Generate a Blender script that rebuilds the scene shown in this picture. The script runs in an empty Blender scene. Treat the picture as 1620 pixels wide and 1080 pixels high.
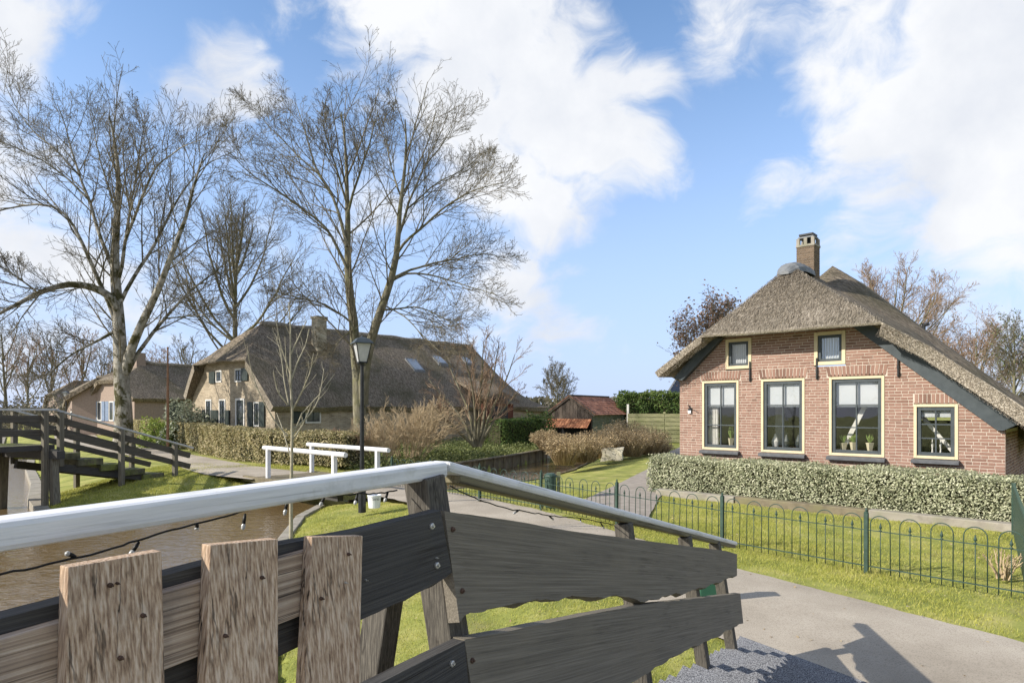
import bpy, math, random
import numpy as np
from mathutils import Vector, Matrix
R = math.radians
rng = np.random.default_rng(7)
random.seed(7)
scene = bpy.context.scene
C = scene.collection

# ------------------------------------------------------------------ camera
cam_d = bpy.data.cameras.new('camera')
cam = bpy.data.objects.new('camera', cam_d); C.objects.link(cam)
cam.location = (0, 0, 2.0); cam.rotation_euler = (R(90), 0, 0)
cam_d.sensor_width = 36.0; cam_d.lens = 36.0 * 1000 / 1620
cam_d.shift_y = (647 - 540) / 1620
cam_d.clip_start = 0.05; cam_d.clip_end = 3000
scene.camera = cam

# ------------------------------------------------------------------ sky, sun, exposure
SUN_AZ = Vector((-0.956, -0.292, 0)).normalized(); SUN_EL = R(31)
world = bpy.data.worlds.new('World'); scene.world = world; world.use_nodes = True
def build_world():
    nt = world.node_tree; N = nt.nodes; L = nt.links; N.clear()
    out = N.new('ShaderNodeOutputWorld')
    sky = N.new('ShaderNodeTexSky'); sky.sky_type = 'NISHITA'; sky.sun_disc = False
    sky.sun_elevation = SUN_EL
    sky.sun_rotation = math.atan2(SUN_AZ.x, SUN_AZ.y)
    sky.air_density = 1.0; sky.dust_density = 0.6; sky.ozone_density = 2.0
    bg = N.new('ShaderNodeBackground'); bg.inputs[1].default_value = 0.122
    hs = N.new('ShaderNodeHueSaturation'); hs.inputs['Saturation'].default_value = 1.08; hs.inputs['Value'].default_value = 1.0
    L.new(sky.outputs[0], hs.inputs['Color']); L.new(hs.outputs[0], bg.inputs[0])
    tc = N.new('ShaderNodeTexCoord')
    def noise(scale, detail, rough, dist=0.0, src=None, zs=1.0):
        mp = N.new('ShaderNodeMapping'); mp.inputs['Scale'].default_value = (1, 1, zs)
        L.new(src or tc.outputs['Generated'], mp.inputs[0])
        n = N.new('ShaderNodeTexNoise'); n.inputs['Scale'].default_value = scale
        n.inputs['Detail'].default_value = detail; n.inputs['Roughness'].default_value = rough
        n.inputs['Distortion'].default_value = dist
        L.new(mp.outputs[0], n.inputs['Vector']); return n
    # clouds: drifting noise over the whole dome, with the masses this sky has
    warp = noise(3.2, 3, 0.6)
    sub = N.new('ShaderNodeVectorMath'); sub.operation = 'SUBTRACT'; sub.inputs[1].default_value = (.5, .5, .5)
    L.new(warp.outputs['Color'], sub.inputs[0])
    sc_ = N.new('ShaderNodeVectorMath'); sc_.operation = 'SCALE'; sc_.inputs['Scale'].default_value = 0.20
    L.new(sub.outputs[0], sc_.inputs[0])
    ad = N.new('ShaderNodeVectorMath'); ad.operation = 'ADD'
    L.new(tc.outputs['Generated'], ad.inputs[0]); L.new(sc_.outputs[0], ad.inputs[1])
    nrm = N.new('ShaderNodeVectorMath'); nrm.operation = 'NORMALIZE'; L.new(ad.outputs[0], nrm.inputs[0])
    blobs = [(650, 70, .16, .8), (780, 60, .18, 1), (880, 160, .20, 1.05), (960, 210, .14, .9), (1010, 130, .10, .7), (780, 220, .17, .95), (840, 300, .16, .9),
             (800, 430, .16, .65), (860, 520, .15, .35), (370, 130, .10, .75), (330, 190, .10, .4), (60, 420, .28, .55), (0, 20, .10, .9), (560, 330, .2, .4),
             (1470, 200, .22, 1.0), (1560, 90, .22, 1.0), (1600, 330, .20, 1.0), (1420, 260, .13, .7), (1330, 60, .17, .7), (1150, 20, .13, .75), (1260, 270, .10, .45), (1380, 310, .12, .6), (1200, 60, .10, .4),
             (-260, 150, .35, .8), (2050, 250, .4, .8), (700, -420, .5, .6), (1500, -300, .4, .6)]
    cur = None
    for x, y, r, w in blobs:
        v = Vector(((x - 810) / 1000, 1, (647 - y) / 1000)).normalized()
        d = N.new('ShaderNodeVectorMath'); d.operation = 'DISTANCE'; d.inputs[1].default_value = v
        L.new(nrm.outputs[0], d.inputs[0])
        m = N.new('ShaderNodeMapRange'); m.interpolation_type = 'SMOOTHSTEP'
        m.inputs['From Min'].default_value = r * 1.15; m.inputs['From Max'].default_value = 0.0
        m.inputs['To Min'].default_value = 0; m.inputs['To Max'].default_value = w
        L.new(d.outputs['Value'], m.inputs['Value'])
        if cur is None: cur = m.outputs[0]
        else:
            a = N.new('ShaderNodeMath'); a.operation = 'MAXIMUM'; a.use_clamp = False
            L.new(cur, a.inputs[0]); L.new(m.outputs[0], a.inputs[1]); cur = a.outputs[0]
    fine = noise(9.0, 7, 0.60, 0.25, nrm.outputs[0], 1.5)
    f2 = N.new('ShaderNodeMapRange'); f2.inputs['From Min'].default_value = .3; f2.inputs['From Max'].default_value = .7
    f2.inputs['To Min'].default_value = -.30; f2.inputs['To Max'].default_value = .30; L.new(fine.outputs['Fac'], f2.inputs['Value'])
    # the half of the dome behind the viewer: same kind of broken cloud
    sepd = N.new('ShaderNodeSeparateXYZ'); L.new(tc.outputs['Generated'], sepd.inputs[0])
    back = N.new('ShaderNodeMapRange'); back.inputs['From Min'].default_value = .25; back.inputs['From Max'].default_value = -.1
    L.new(sepd.outputs['Y'], back.inputs['Value'])
    bn = noise(2.2, 6, .55, .3)
    bm = N.new('ShaderNodeMapRange'); bm.inputs['From Min'].default_value = .38; bm.inputs['From Max'].default_value = .62
    L.new(bn.outputs['Fac'], bm.inputs['Value'])
    bmul = N.new('ShaderNodeMath'); bmul.operation = 'MULTIPLY'; L.new(back.outputs[0], bmul.inputs[0]); L.new(bm.outputs[0], bmul.inputs[1])
    mx = N.new('ShaderNodeMath'); mx.operation = 'MAXIMUM'; L.new(cur, mx.inputs[0]); L.new(bmul.outputs[0], mx.inputs[1])
    sm = N.new('ShaderNodeMath'); sm.operation = 'ADD'; L.new(mx.outputs[0], sm.inputs[0]); L.new(f2.outputs[0], sm.inputs[1])
    cov = N.new('ShaderNodeMapRange'); cov.interpolation_type = 'SMOOTHSTEP'
    cov.inputs['From Min'].default_value = .20; cov.inputs['From Max'].default_value = .76
    L.new(sm.outputs[0], cov.inputs['Value'])
    # haze towards the horizon, all the way round
    hz = N.new('ShaderNodeMapRange'); hz.interpolation_type = 'SMOOTHSTEP'
    hz.inputs['From Min'].default_value = .60; hz.inputs['From Max'].default_value = -.02
    hz.inputs['To Min'].default_value = 0.0; hz.inputs['To Max'].default_value = 0.9
    L.new(sepd.outputs['Z'], hz.inputs['Value'])
    hbg = N.new('ShaderNodeBackground'); hbg.inputs[0].default_value = (.455, .575, .87, 1); hbg.inputs[1].default_value = 0.62
    m0 = N.new('ShaderNodeMixShader'); L.new(hz.outputs[0], m0.inputs[0]); L.new(bg.outputs[0], m0.inputs[1]); L.new(hbg.outputs[0], m0.inputs[2])
    # cloud body: slightly greyer where thick
    sh = noise(4.0, 6, .6)
    cr = N.new('ShaderNodeValToRGB'); cr.color_ramp.elements[0].position = .32; cr.color_ramp.elements[0].color = (.72, .76, .84, 1)
    cr.color_ramp.elements[1].position = .62; cr.color_ramp.elements[1].color = (.93, .945, .975, 1)
    L.new(sh.outputs['Fac'], cr.inputs[0])
    cbg = N.new('ShaderNodeBackground'); cbg.inputs[1].default_value = 0.535; L.new(cr.outputs[0], cbg.inputs[0])
    mix = N.new('ShaderNodeMixShader'); L.new(cov.outputs[0], mix.inputs[0]); L.new(m0.outputs[0], mix.inputs[1]); L.new(cbg.outputs[0], mix.inputs[2])
    L.new(mix.outputs[0], out.inputs[0])
build_world()
sun_d = bpy.data.lights.new('sun', 'SUN'); sun_d.energy = 3.6; sun_d.angle = R(0.53); sun_d.color = (1.0, .93, .82)
sun = bpy.data.objects.new('sun', sun_d); C.objects.link(sun)
_sv = Vector((SUN_AZ.x * math.cos(SUN_EL), SUN_AZ.y * math.cos(SUN_EL), math.sin(SUN_EL)))
sun.rotation_euler = _sv.to_track_quat('Z', 'Y').to_euler(); sun.location = (-30, -10, 30)
scene.view_settings.view_transform = 'Standard'; scene.view_settings.look = 'None'
scene.view_settings.exposure = 0.97; scene.view_settings.gamma = 1.0; scene.view_settings.use_curve_mapping = False
scene.render.engine = 'CYCLES'
scene.cycles.max_bounces = 5; scene.cycles.diffuse_bounces = 3; scene.cycles.glossy_bounces = 3; scene.cycles.transparent_max_bounces = 16; scene.cycles.use_denoising = True

# ------------------------------------------------------------------ helpers
def new_obj(name, me, parent=None):
    o = bpy.data.objects.new(name, me); C.objects.link(o)
    if parent is not None: o.parent = parent
    return o
def tag(o, label=None, cat=None, group=None, kind=None):
    if label: o['label'] = label
    if cat: o['category'] = cat
    if group: o['group'] = group
    if kind: o['kind'] = kind
    return o
def thing(name, label, cat, loc=(0, 0, 0), rz=0.0, group=None):
    o = bpy.data.objects.new(name, None); C.objects.link(o)
    o.location = loc; o.rotation_euler = (0, 0, rz); o.empty_display_size = .2
    return tag(o, label, cat, group)
def np_mesh(name, v, faces, tint=None, smooth=False):
    """faces: list of (M,k) int arrays"""
    me = bpy.data.meshes.new(name)
    v = np.asarray(v, dtype=np.float32).reshape(-1, 3)
    faces = [np.asarray(f, dtype=np.int32) for f in faces if len(f)]
    nl = sum(f.size for f in faces); nf = sum(len(f) for f in faces)
    me.vertices.add(len(v)); me.vertices.foreach_set('co', v.ravel())
    me.loops.add(nl); me.polygons.add(nf)
    me.loops.foreach_set('vertex_index', np.concatenate([f.ravel() for f in faces]))
    starts = []; s = 0
    for f in faces:
        k = f.shape[1]; starts.append(s + np.arange(len(f)) * k); s += f.size
    me.polygons.foreach_set('loop_start', np.concatenate(starts).astype(np.int32))
    if smooth: me.polygons.foreach_set('use_smooth', np.ones(nf, dtype=bool))
    if tint is not None:
        a = me.attributes.new('tint', 'FLOAT', 'FACE'); a.data.foreach_set('value', np.asarray(tint, dtype=np.float32))
    me.update(calc_edges=True); me.validate(); return me
class MB:
    def __init__(s): s.v = []; s.f = []; s.t = []
    def quad_box(s, corners, tint=.5):      # 8 corners: bottom 4 ccw, top 4 ccw
        b = len(s.v); s.v += [tuple(c) for c in corners]
        for f in ((3, 2, 1, 0), (4, 5, 6, 7), (0, 1, 5, 4), (1, 2, 6, 5), (2, 3, 7, 6), (3, 0, 4, 7)):
            s.f.append(tuple(b + i for i in f)); s.t.append(tint)
        return s
    def box(s, x0, x1, y0, y1, z0, z1, tint=.5):
        return s.quad_box([(x0, y0, z0), (x1, y0, z0), (x1, y1, z0), (x0, y1, z0), (x0, y0, z1), (x1, y0, z1), (x1, y1, z1), (x0, y1, z1)], tint)
    def bar(s, a, b, w, h, up=(0, 0, 1), tint=.5):   # beam from a to b, w across, h along up
        a = Vector(a); b = Vector(b); d = (b - a).normalized(); up = Vector(up)
        r = d.cross(up).normalized(); u = r.cross(d).normalized()
        r *= w / 2; u *= h / 2
        return s.quad_box([a - r - u, a + r - u, b + r - u, b - r - u, a - r + u, a + r + u, b + r + u, b - r + u], tint)
    def prism(s, pts, off, tint=.5):        # polygon pts (3d) extruded by off
        b = len(s.v); n = len(pts); off = Vector(off)
        s.v += [tuple(p) for p in pts] + [tuple(Vector(p) + off) for p in pts]
        s.f.append(tuple(range(b, b + n))); s.t.append(tint)
        s.f.append(tuple(range(b + 2 * n - 1, b + n - 1, -1))); s.t.append(tint)
        for i in range(n):
            j = (i + 1) % n
            s.f.append((b + j, b + i, b + n + i, b + n + j)); s.t.append(tint)
        return s
    def tube(s, pts, rad, k=8, tint=.5, caps=True):
        pts = [Vector(p) for p in pts]; n = len(pts)
        rad = rad if isinstance(rad, (list, tuple)) else [rad] * n
        b = len(s.v); ref = Vector((.31, .17, .93))
        for i, p in enumerate(pts):
            t = (pts[min(i + 1, n - 1)] - pts[max(i - 1, 0)]).normalized()
            if i == 0 and abs(t.dot(ref)) > .95: ref = Vector((1, 0, 0))
            x = t.cross(ref).normalized(); y = t.cross(x)
            for q in range(k):
                a = 2 * math.pi * q / k
                s.v.append(tuple(p + (x * math.cos(a) + y * math.sin(a)) * rad[i]))
        for i in range(n - 1):
            for q in range(k):
                q2 = (q + 1) % k
                s.f.append((b + i * k + q, b + i * k + q2, b + (i + 1) * k + q2, b + (i + 1) * k + q)); s.t.append(tint)
        if caps:
            s.f.append(tuple(b + q for q in range(k))[::-1]); s.t.append(tint)
            s.f.append(tuple(b + (n - 1) * k + q for q in range(k))); s.t.append(tint)
        return s
    def lathe(s, c, prof, k=16, tint=.5):   # prof: (r,z) list about vertical axis at c
        b = len(s.v)
        for r, z in prof:
            for q in range(k):
                a = 2 * math.pi * q / k
                s.v.append((c[0] + r * math.cos(a), c[1] + r * math.sin(a), c[2] + z))
        for i in range(len(prof) - 1):
            for q in range(k):
                q2 = (q + 1) % k
                s.f.append((b + i * k + q, b + i * k + q2, b + (i + 1) * k + q2, b + (i + 1) * k + q)); s.t.append(tint)
        s.f.append(tuple(b + q for q in range(k))[::-1]); s.t.append(tint)
        e = b + (len(prof) - 1) * k
        s.f.append(tuple(e + q for q in range(k))); s.t.append(tint)
        return s
    def mesh(s, name, smooth=False, tint=False):
        me = bpy.data.meshes.new(name); me.from_pydata(s.v, [], s.f)
        if tint:
            a = me.attributes.new('tint', 'FLOAT', 'FACE'); a.data.foreach_set('value', s.t)
        if smooth: me.polygons.foreach_set('use_smooth', [True] * len(s.f))
        me.update(); return me
    def build(s, name, mat, parent=None, smooth=False, tint=False, bevel=0.0, seg=2):
        o = new_obj(name, s.mesh(name, smooth, tint), parent); o.data.materials.append(mat)
        if bevel > 0:
            m = o.modifiers.new('bevel', 'BEVEL'); m.width = bevel; m.segments = seg; m.limit_method = 'ANGLE'; m.angle_limit = R(40)
        return o
def add(name, me, mat, parent=None, kind=None):
    o = new_obj(name, me, parent); o.data.materials.append(mat)
    if kind: o['kind'] = kind
    return o
def copy_tree(o, parent=None):
    c = o.copy(); C.objects.link(c); c.parent = parent
    for ch in o.children: copy_tree(ch, c)
    return c
def at(x, y, Y):                             # the place seen at photo pixel x,y at distance Y
    return Vector(((x - 810) / 1000 * Y, Y, 2.0 - (y - 647) / 1000 * Y))

# ------------------------------------------------------------------ materials
def lin(h):
    h = h.lstrip('#'); o = []
    for i in (0, 2, 4):
        c = int(h[i:i + 2], 16) / 255
        o.append(c / 12.92 if c <= .04045 else ((c + .055) / 1.055) ** 2.4)
    return (o[0], o[1], o[2], 1)
def mat(name, cols, scale=4.0, rough=.8, bump=.2, bscale=None, stretch=(1, 1, 1), detail=6, pos=None, spec=.3, tint=None, tint_amt=.5,
        metallic=0, coord='Object', bdist=.01, trans=None, dirt=None, rnd=0.0, crack=0.0, axis=0):
    """cols: colours along a noise ramp; tint: second ramp driven by the face attribute 'tint'"""
    m = bpy.data.materials.new(name); m.use_nodes = True
    nt = m.node_tree; N = nt.nodes; L = nt.links
    b = N['Principled BSDF']; b.inputs['Roughness'].default_value = rough; b.inputs['Metallic'].default_value = metallic
    b.inputs['Specular IOR Level'].default_value = spec
    tc = N.new('ShaderNodeTexCoord'); mp = N.new('ShaderNodeMapping'); mp.inputs['Scale'].default_value = stretch
    L.new(tc.outputs[coord], mp.inputs[0])
    def noise(sc, dt=detail, rg=.6, src=None):
        n = N.new('ShaderNodeTexNoise'); n.inputs['Scale'].default_value = sc; n.inputs['Detail'].default_value = dt
        n.inputs['Roughness'].default_value = rg; L.new(src or mp.outputs[0], n.inputs['Vector']); return n
    def ramp(cs, src, p=None):
        r = N.new('ShaderNodeValToRGB'); el = r.color_ramp.elements
        n = len(cs); p = p or ([.5] if n == 1 else [.3 + .4 * i / (n - 1) for i in range(n)])
        while len(el) < n: el.new(.5)
        for i in range(n): el[i].position = p[i]; el[i].color = cs[i] if len(cs[i]) == 4 else (*cs[i], 1)
        if n == 1: el[1].color = el[0].color
        L.new(src, r.inputs[0]); return r.outputs[0]
    n1 = noise(scale); col = ramp(cols, n1.outputs['Fac'], pos)
    if tint:
        at_ = N.new('ShaderNodeAttribute'); at_.attribute_name = 'tint'
        c2 = ramp(tint, at_.outputs['Fac'], [i / max(1, len(tint) - 1) for i in range(len(tint))])
        mx = N.new('ShaderNodeMix'); mx.data_type = 'RGBA'; mx.inputs[0].default_value = tint_amt
        L.new(col, mx.inputs[6]); L.new(c2, mx.inputs[7]); col = mx.outputs[2]
    if rnd > 0:
        oi = N.new('ShaderNodeObjectInfo'); h = N.new('ShaderNodeHueSaturation')
        mr = N.new('ShaderNodeMapRange'); mr.inputs['To Min'].default_value = 1 - rnd; mr.inputs['To Max'].default_value = 1 + rnd
        L.new(oi.outputs['Random'], mr.inputs['Value']); L.new(mr.outputs[0], h.inputs['Value']); L.new(col, h.inputs['Color']); col = h.outputs[0]
    if dirt:                                  # (colour, scale, lo, hi, amount)
        dn = noise(dirt[1], 8, .65, tc.outputs[coord]); dr = N.new('ShaderNodeMapRange')
        dr.inputs['From Min'].default_value = dirt[2]; dr.inputs['From Max'].default_value = dirt[3]; dr.inputs['To Max'].default_value = dirt[4]
        L.new(dn.outputs['Fac'], dr.inputs['Value'])
        mx = N.new('ShaderNodeMix'); mx.data_type = 'RGBA'; L.new(dr.outputs[0], mx.inputs[0]); L.new(col, mx.inputs[6]); mx.inputs[7].default_value = dirt[0]; col = mx.outputs[2]
    hgt = None
    if crack > 0:                             # drying cracks along the grain
        st2 = [26.0] * 3; st2[axis] = .6
        m2 = N.new('ShaderNodeMapping'); m2.inputs['Scale'].default_value = st2; L.new(tc.outputs[coord], m2.inputs[0])
        cn = noise(1.0, 5, .55, m2.outputs[0]); sb = N.new('ShaderNodeMath'); sb.operation = 'SUBTRACT'; sb.inputs[1].default_value = .5; L.new(cn.outputs['Fac'], sb.inputs[0])
        ab_ = N.new('ShaderNodeMath'); ab_.operation = 'ABSOLUTE'; L.new(sb.outputs[0], ab_.inputs[0])
        cr_ = N.new('ShaderNodeMapRange'); cr_.inputs['From Min'].default_value = .020; cr_.inputs['From Max'].default_value = .004; cr_.inputs['To Max'].default_value = crack; L.new(ab_.outputs[0], cr_.inputs['Value'])
        mk = noise(3.0, 3, .5, tc.outputs[coord]); mk2 = N.new('ShaderNodeMapRange'); mk2.inputs['From Min'].default_value = .45; mk2.inputs['From Max'].default_value = .6; L.new(mk.outputs['Fac'], mk2.inputs['Value'])
        ml = N.new('ShaderNodeMath'); ml.operation = 'MULTIPLY'; L.new(cr_.outputs[0], ml.inputs[0]); L.new(mk2.outputs[0], ml.inputs[1])
        mx = N.new('ShaderNodeMix'); mx.data_type = 'RGBA'; L.new(ml.outputs[0], mx.inputs[0]); L.new(col, mx.inputs[6]); mx.inputs[7].default_value = (.018, .014, .011, 1); col = mx.outputs[2]
    L.new(col, b.inputs['Base Color'])
    if bump > 0:
        nb = noise(bscale or scale * 3, 8, .65); bp = N.new('ShaderNodeBump'); bp.inputs['Strength'].default_value = bump; bp.inputs['Distance'].default_value = bdist
        L.new(nb.outputs['Fac'], bp.inputs['Height']); L.new(bp.outputs[0], b.inputs['Normal'])
    if trans:
        td = N.new('ShaderNodeBsdfTranslucent'); L.new(col, td.inputs[0]); ms = N.new('ShaderNodeMixShader'); ms.inputs[0].default_value = trans
        L.new(b.outputs[0], ms.inputs[1]); L.new(td.outputs[0], ms.inputs[2]); L.new(ms.outputs[0], N['Material Output'].inputs[0])
    return m
M = {}
M['grass'] = mat('grass_ground', [(.14, .16, .035, 1), (.25, .265, .060, 1), (.38, .35, .12, 1)], 1.6, .95, .6, 60, detail=10, pos=[.33, .5, .68], dirt=((.27, .21, .12, 1), 1.1, .55, .75, .6), bdist=.03)
M['blade'] = mat('grass_blade', [(.23, .27, .045, 1), (.40, .40, .09, 1)], 1.5, .8, 0, tint=[(.13, .17, .026, 1), (.36, .375, .065, 1), (.54, .50, .13, 1), (.64, .56, .28, 1)], tint_amt=.65, trans=.3)
M['path'] = mat('path_asphalt', [(.265, .23, .185, 1), (.36, .315, .255, 1), (.45, .40, .33, 1)], .8, .95, .6, 110, detail=12, dirt=((.17, .145, .11, 1), 95, .50, .64, .75), bdist=.008)
M['drive'] = mat('drive_paving', [(.21, .185, .16, 1), (.32, .285, .25, 1)], 5, .9, .3, 40, detail=10)
M['kerb'] = mat('kerb_concrete', [(.20, .18, .15, 1), (.36, .33, .28, 1)], 6, .9, .4, 30, dirt=((.10, .11, .04, 1), 3, .5, .7, .6))
M['deckgrit'] = mat('deck_grit', [(.055, .057, .064, 1), (.27, .275, .29, 1)], 120, .95, .7, 220, detail=4, pos=[.4, .6], bdist=.006)
def wood(name, c, axis, scale=5, bump=.5, rough=.85, dirt=None, rnd=0.0, fine=14, tint=None, tint_amt=.5, crack=.8, pos=None, along=.011):
    st = [fine, fine, fine]; st[axis] = fine * along
    return mat(name, c, scale, rough, bump, scale * 1.2, tuple(st), 9, dirt=dirt, bdist=.004, rnd=rnd, tint=tint, tint_amt=tint_amt, crack=crack, axis=axis, pos=pos)
dk = [(.034, .032, .031, 1), (.058, .055, .052, 1), (.092, .087, .079, 1)]
M['dark_x'] = wood('tarred_oak_along', dk, 0, 5, .6, fine=46, dirt=((.075, .07, .06, 1), 6, .52, .75, .5))
M['dark_z'] = wood('tarred_oak_upright', [(.035, .032, .028, 1), (.085, .077, .065, 1), (.16, .145, .12, 1)], 2, 5, .6, fine=46, dirt=((.12, .11, .09, 1), 6, .5, .72, .6))
M['grey_x'] = wood('weathered_oak_along', [(.115, .101, .080, 1), (.17, .150, .118, 1), (.23, .204, .162, 1)], 0, 4, .5, dirt=((.20, .172, .128, 1), 4, .5, .75, .55), crack=.3, fine=44)
M['board_z'] = wood('raw_oak_upright', [(.22, .14, .09, 1), (.48, .34, .23, 1), (.70, .56, .43, 1)], 2, 5.5, .9, dirt=((.17, .135, .115, 1), 5, .5, .72, .6), rnd=.07, fine=40, pos=[.36, .5, .65], along=.0045, crack=.95)
M['board_x'] = wood('raw_oak_along', [(.20, .145, .105, 1), (.40, .30, .22, 1), (.56, .45, .35, 1)], 0, 5.5, .7, dirt=((.15, .125, .11, 1), 6, .5, .7, .6), fine=40, pos=[.36, .5, .65], along=.0045)
M['white'] = mat('white_paint', [(.60, .61, .63, 1), (.76, .765, .775, 1)], 5, .48, .35, 9, (1.2, 22, 22), 9, dirt=((.33, .33, .28, 1), 7, .56, .74, .6), bdist=.003, crack=.35)
M['steel'] = mat('zinc_steel', [(.45, .44, .42, 1), (.62, .61, .58, 1)], 40, .4, .1, metallic=.7)
M['rusty'] = mat('rusty_screw', [(.05, .03, .02, 1), (.12, .07, .05, 1)], 60, .7, .2)
M['black'] = mat('black_paint', [(.012, .013, .014, 1), (.03, .032, .034, 1)], 8, .45, .1)
M['rubber'] = mat('black_cable', [(.008, .008, .008, 1), (.02, .02, .02, 1)], 30, .5, 0)
M['green_iron'] = mat('green_iron', [(.022, .045, .034, 1), (.048, .085, .066, 1)], 9, .5, .15)
M['brick'] = mat('brick', [(.18, .102, .078, 1), (.28, .168, .130, 1)], 14, .9, .5, 60, tint=[(.12, .070, .052, 1), (.225, .130, .098, 1), (.29, .175, .135, 1), (.35, .225, .175, 1)], tint_amt=.6, bdist=.004)
M['brick_brown'] = mat('chimney_clay', [(.10, .072, .05, 1), (.20, .15, .105, 1)], 14, .9, .4, 60, tint=[(.09, .065, .045, 1), (.17, .12, .08, 1), (.25, .19, .13, 1)], tint_amt=.6)
M['mortar'] = mat('mortar', [(.46, .40, .335, 1), (.59, .52, .445, 1)], 22, .95, .4, 90)
M['cream'] = mat('cream_paint', [(.54, .45, .29, 1), (.62, .53, .36, 1)], 5, .5, .05)
M['slate'] = mat('slate_paint', [(.042, .053, .060, 1), (.065, .078, .086, 1)], 6, .45, .08)
M['sill'] = mat('sill_stone', [(.07, .075, .085, 1), (.12, .125, .135, 1)], 10, .6, .1)
M['lead'] = mat('lead_sheet', [(.11, .118, .125, 1), (.21, .218, .225, 1)], 7, .65, .2, metallic=.1)
M['thatch'] = mat('thatch', [(.095, .080, .062, 1), (.27, .232, .182, 1), (.49, .435, .355, 1)], 5, .95, 1.0, 14, (7, 1.5, 1.5), 12, dirt=((.10, .09, .055, 1), .8, .48, .72, .6), bdist=.05)
M['thatch_old'] = mat('thatch_old', [(.080, .064, .046, 1), (.22, .178, .130, 1), (.40, .335, .255, 1)], 4, .95, 1.0, 8, (1.4, 6, 1.4), 12, pos=[.36, .5, .66], dirt=((.085, .08, .04, 1), .45, .46, .66, .65), bdist=.10)
M['reed'] = mat('cut_reed', [(.16, .12, .075, 1), (.46, .39, .29, 1)], 60, .95, .6, 80, tint=[(.10, .082, .060, 1), (.30, .255, .20, 1), (.52, .465, .38, 1)], tint_amt=.8)
M['reed_cut'] = mat('cut_reed_face', [(.16, .135, .10, 1), (.38, .33, .265, 1), (.66, .60, .51, 1)], 45, .95, .9, 60, pos=[.36, .5, .64], bdist=.03)
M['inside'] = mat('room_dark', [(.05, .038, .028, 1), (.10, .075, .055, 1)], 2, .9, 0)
M['blind'] = mat('white_blind', [(.44, .46, .47, 1), (.50, .51, .52, 1)], 2, .8, 0)
M['curtain'] = mat('curtain', [(.45, .43, .40, 1), (.65, .63, .60, 1)], 3, .9, .3, 8, (14, 14, .5))
M['pot'] = mat('cream_pot', [(.55, .49, .34, 1), (.64, .58, .42, 1)], 5, .6, 0)
M['leafgreen'] = mat('house_plant', [(.08, .14, .03, 1), (.22, .28, .08, 1)], 9, .6, 0)
M['bark'] = mat('bark_moss', [(.14, .125, .095, 1), (.26, .24, .20, 1), (.40, .38, .33, 1)], 2.4, .95, .9, 9, (2, 2, .9), 8, pos=[.34, .48, .62], dirt=((.050, .046, .010, 1), 2.1, .49, .56, .92), bdist=.04)
M['bark_grey'] = mat('bark_grey', [(.075, .068, .045, 1), (.17, .155, .105, 1), (.25, .23, .17, 1)], 2.5, .95, .7, 10, (2, 2, .7), 7, dirt=((.11, .115, .03, 1), 1.5, .5, .65, .6), bdist=.03)
M['twig'] = mat('twig', [(.095, .080, .052, 1), (.20, .175, .122, 1)], 1.0, .9, 0)
M['twig_tan'] = mat('twig_tan', [(.28, .21, .12, 1), (.52, .415, .275, 1)], 1.3, .9, 0)
M['twig_red'] = mat('twig_red', [(.20, .135, .085, 1), (.36, .255, .175, 1)], 1.3, .9, 0)
M['twig_pale'] = mat('sapling_bark', [(.22, .20, .14, 1), (.38, .35, .26, 1)], 14, .9, .2)
def leafmat(name, tint, trans=.25): return mat(name, [tint[len(tint) // 2], tint[-1]], 1.3, .65, 0, tint=tint, tint_amt=.8, trans=trans)
M['varieg'] = leafmat('variegated_leaf', [(.05, .065, .028, 1), (.19, .22, .115, 1), (.44, .45, .29, 1), (.68, .67, .50, 1)])
M['beech'] = leafmat('beech_leaf', [(.075, .085, .027, 1), (.22, .21, .08, 1), (.40, .335, .165, 1), (.56, .48, .31, 1)])
M['laurel'] = leafmat('laurel_leaf', [(.020, .045, .012, 1), (.055, .105, .022, 1), (.15, .20, .045, 1)])
M['lime'] = leafmat('lime_leaf', [(.08, .13, .02, 1), (.22, .30, .05, 1), (.36, .42, .09, 1)])
M['silver'] = leafmat('silver_leaf', [(.05, .07, .04, 1), (.2, .23, .15, 1), (.48, .50, .38, 1)])
M['rustleaf'] = leafmat('rust_leaf', [(.10, .06, .04, 1), (.23, .14, .09, 1), (.36, .24, .16, 1)])
M['straw'] = leafmat('straw_leaf', [(.20, .135, .07, 1), (.40, .30, .165, 1), (.62, .50, .32, 1)])
M['ground_leaf'] = leafmat('ground_cover', [(.04, .06, .018, 1), (.13, .16, .045, 1), (.26, .27, .12, 1)])
M['yellow_brick'] = None
M['stone'] = mat('boulder', [(.34, .31, .24, 1), (.62, .58, .47, 1)], 3, .9, .6, 9, bdist=.03)
M['tile'] = mat('clay_tile', [(.27, .10, .05, 1), (.45, .20, .10, 1)], 7, .8, .2, tint=[(.17, .07, .04, 1), (.36, .15, .075, 1), (.52, .26, .14, 1)], tint_amt=.7)
M['tile_dull'] = mat('old_tile', [(.26, .11, .065, 1), (.44, .20, .125, 1)], 7, .85, .2, tint=[(.16, .075, .05, 1), (.38, .16, .095, 1), (.52, .26, .165, 1)], tint_amt=.7)
M['shed'] = mat('shed_board', [(.09, .10, .07, 1), (.21, .22, .165, 1)], 2, .9, .4, 12, (1, 1, 8), dirt=((.11, .13, .045, 1), 2, .45, .7, .7), rnd=.15)
M['shed_dark'] = mat('shed_gable', [(.045, .036, .028, 1), (.13, .105, .085, 1)], 5, .9, .4, 12, (8, 8, .7), rnd=.3)
M['fence'] = mat('fence_board', [(.15, .155, .075, 1), (.31, .295, .175, 1)], 2, .9, .4, 12, (1, 1, 8), rnd=.15, dirt=((.14, .16, .05, 1), 1, .45, .7, .6))
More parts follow.
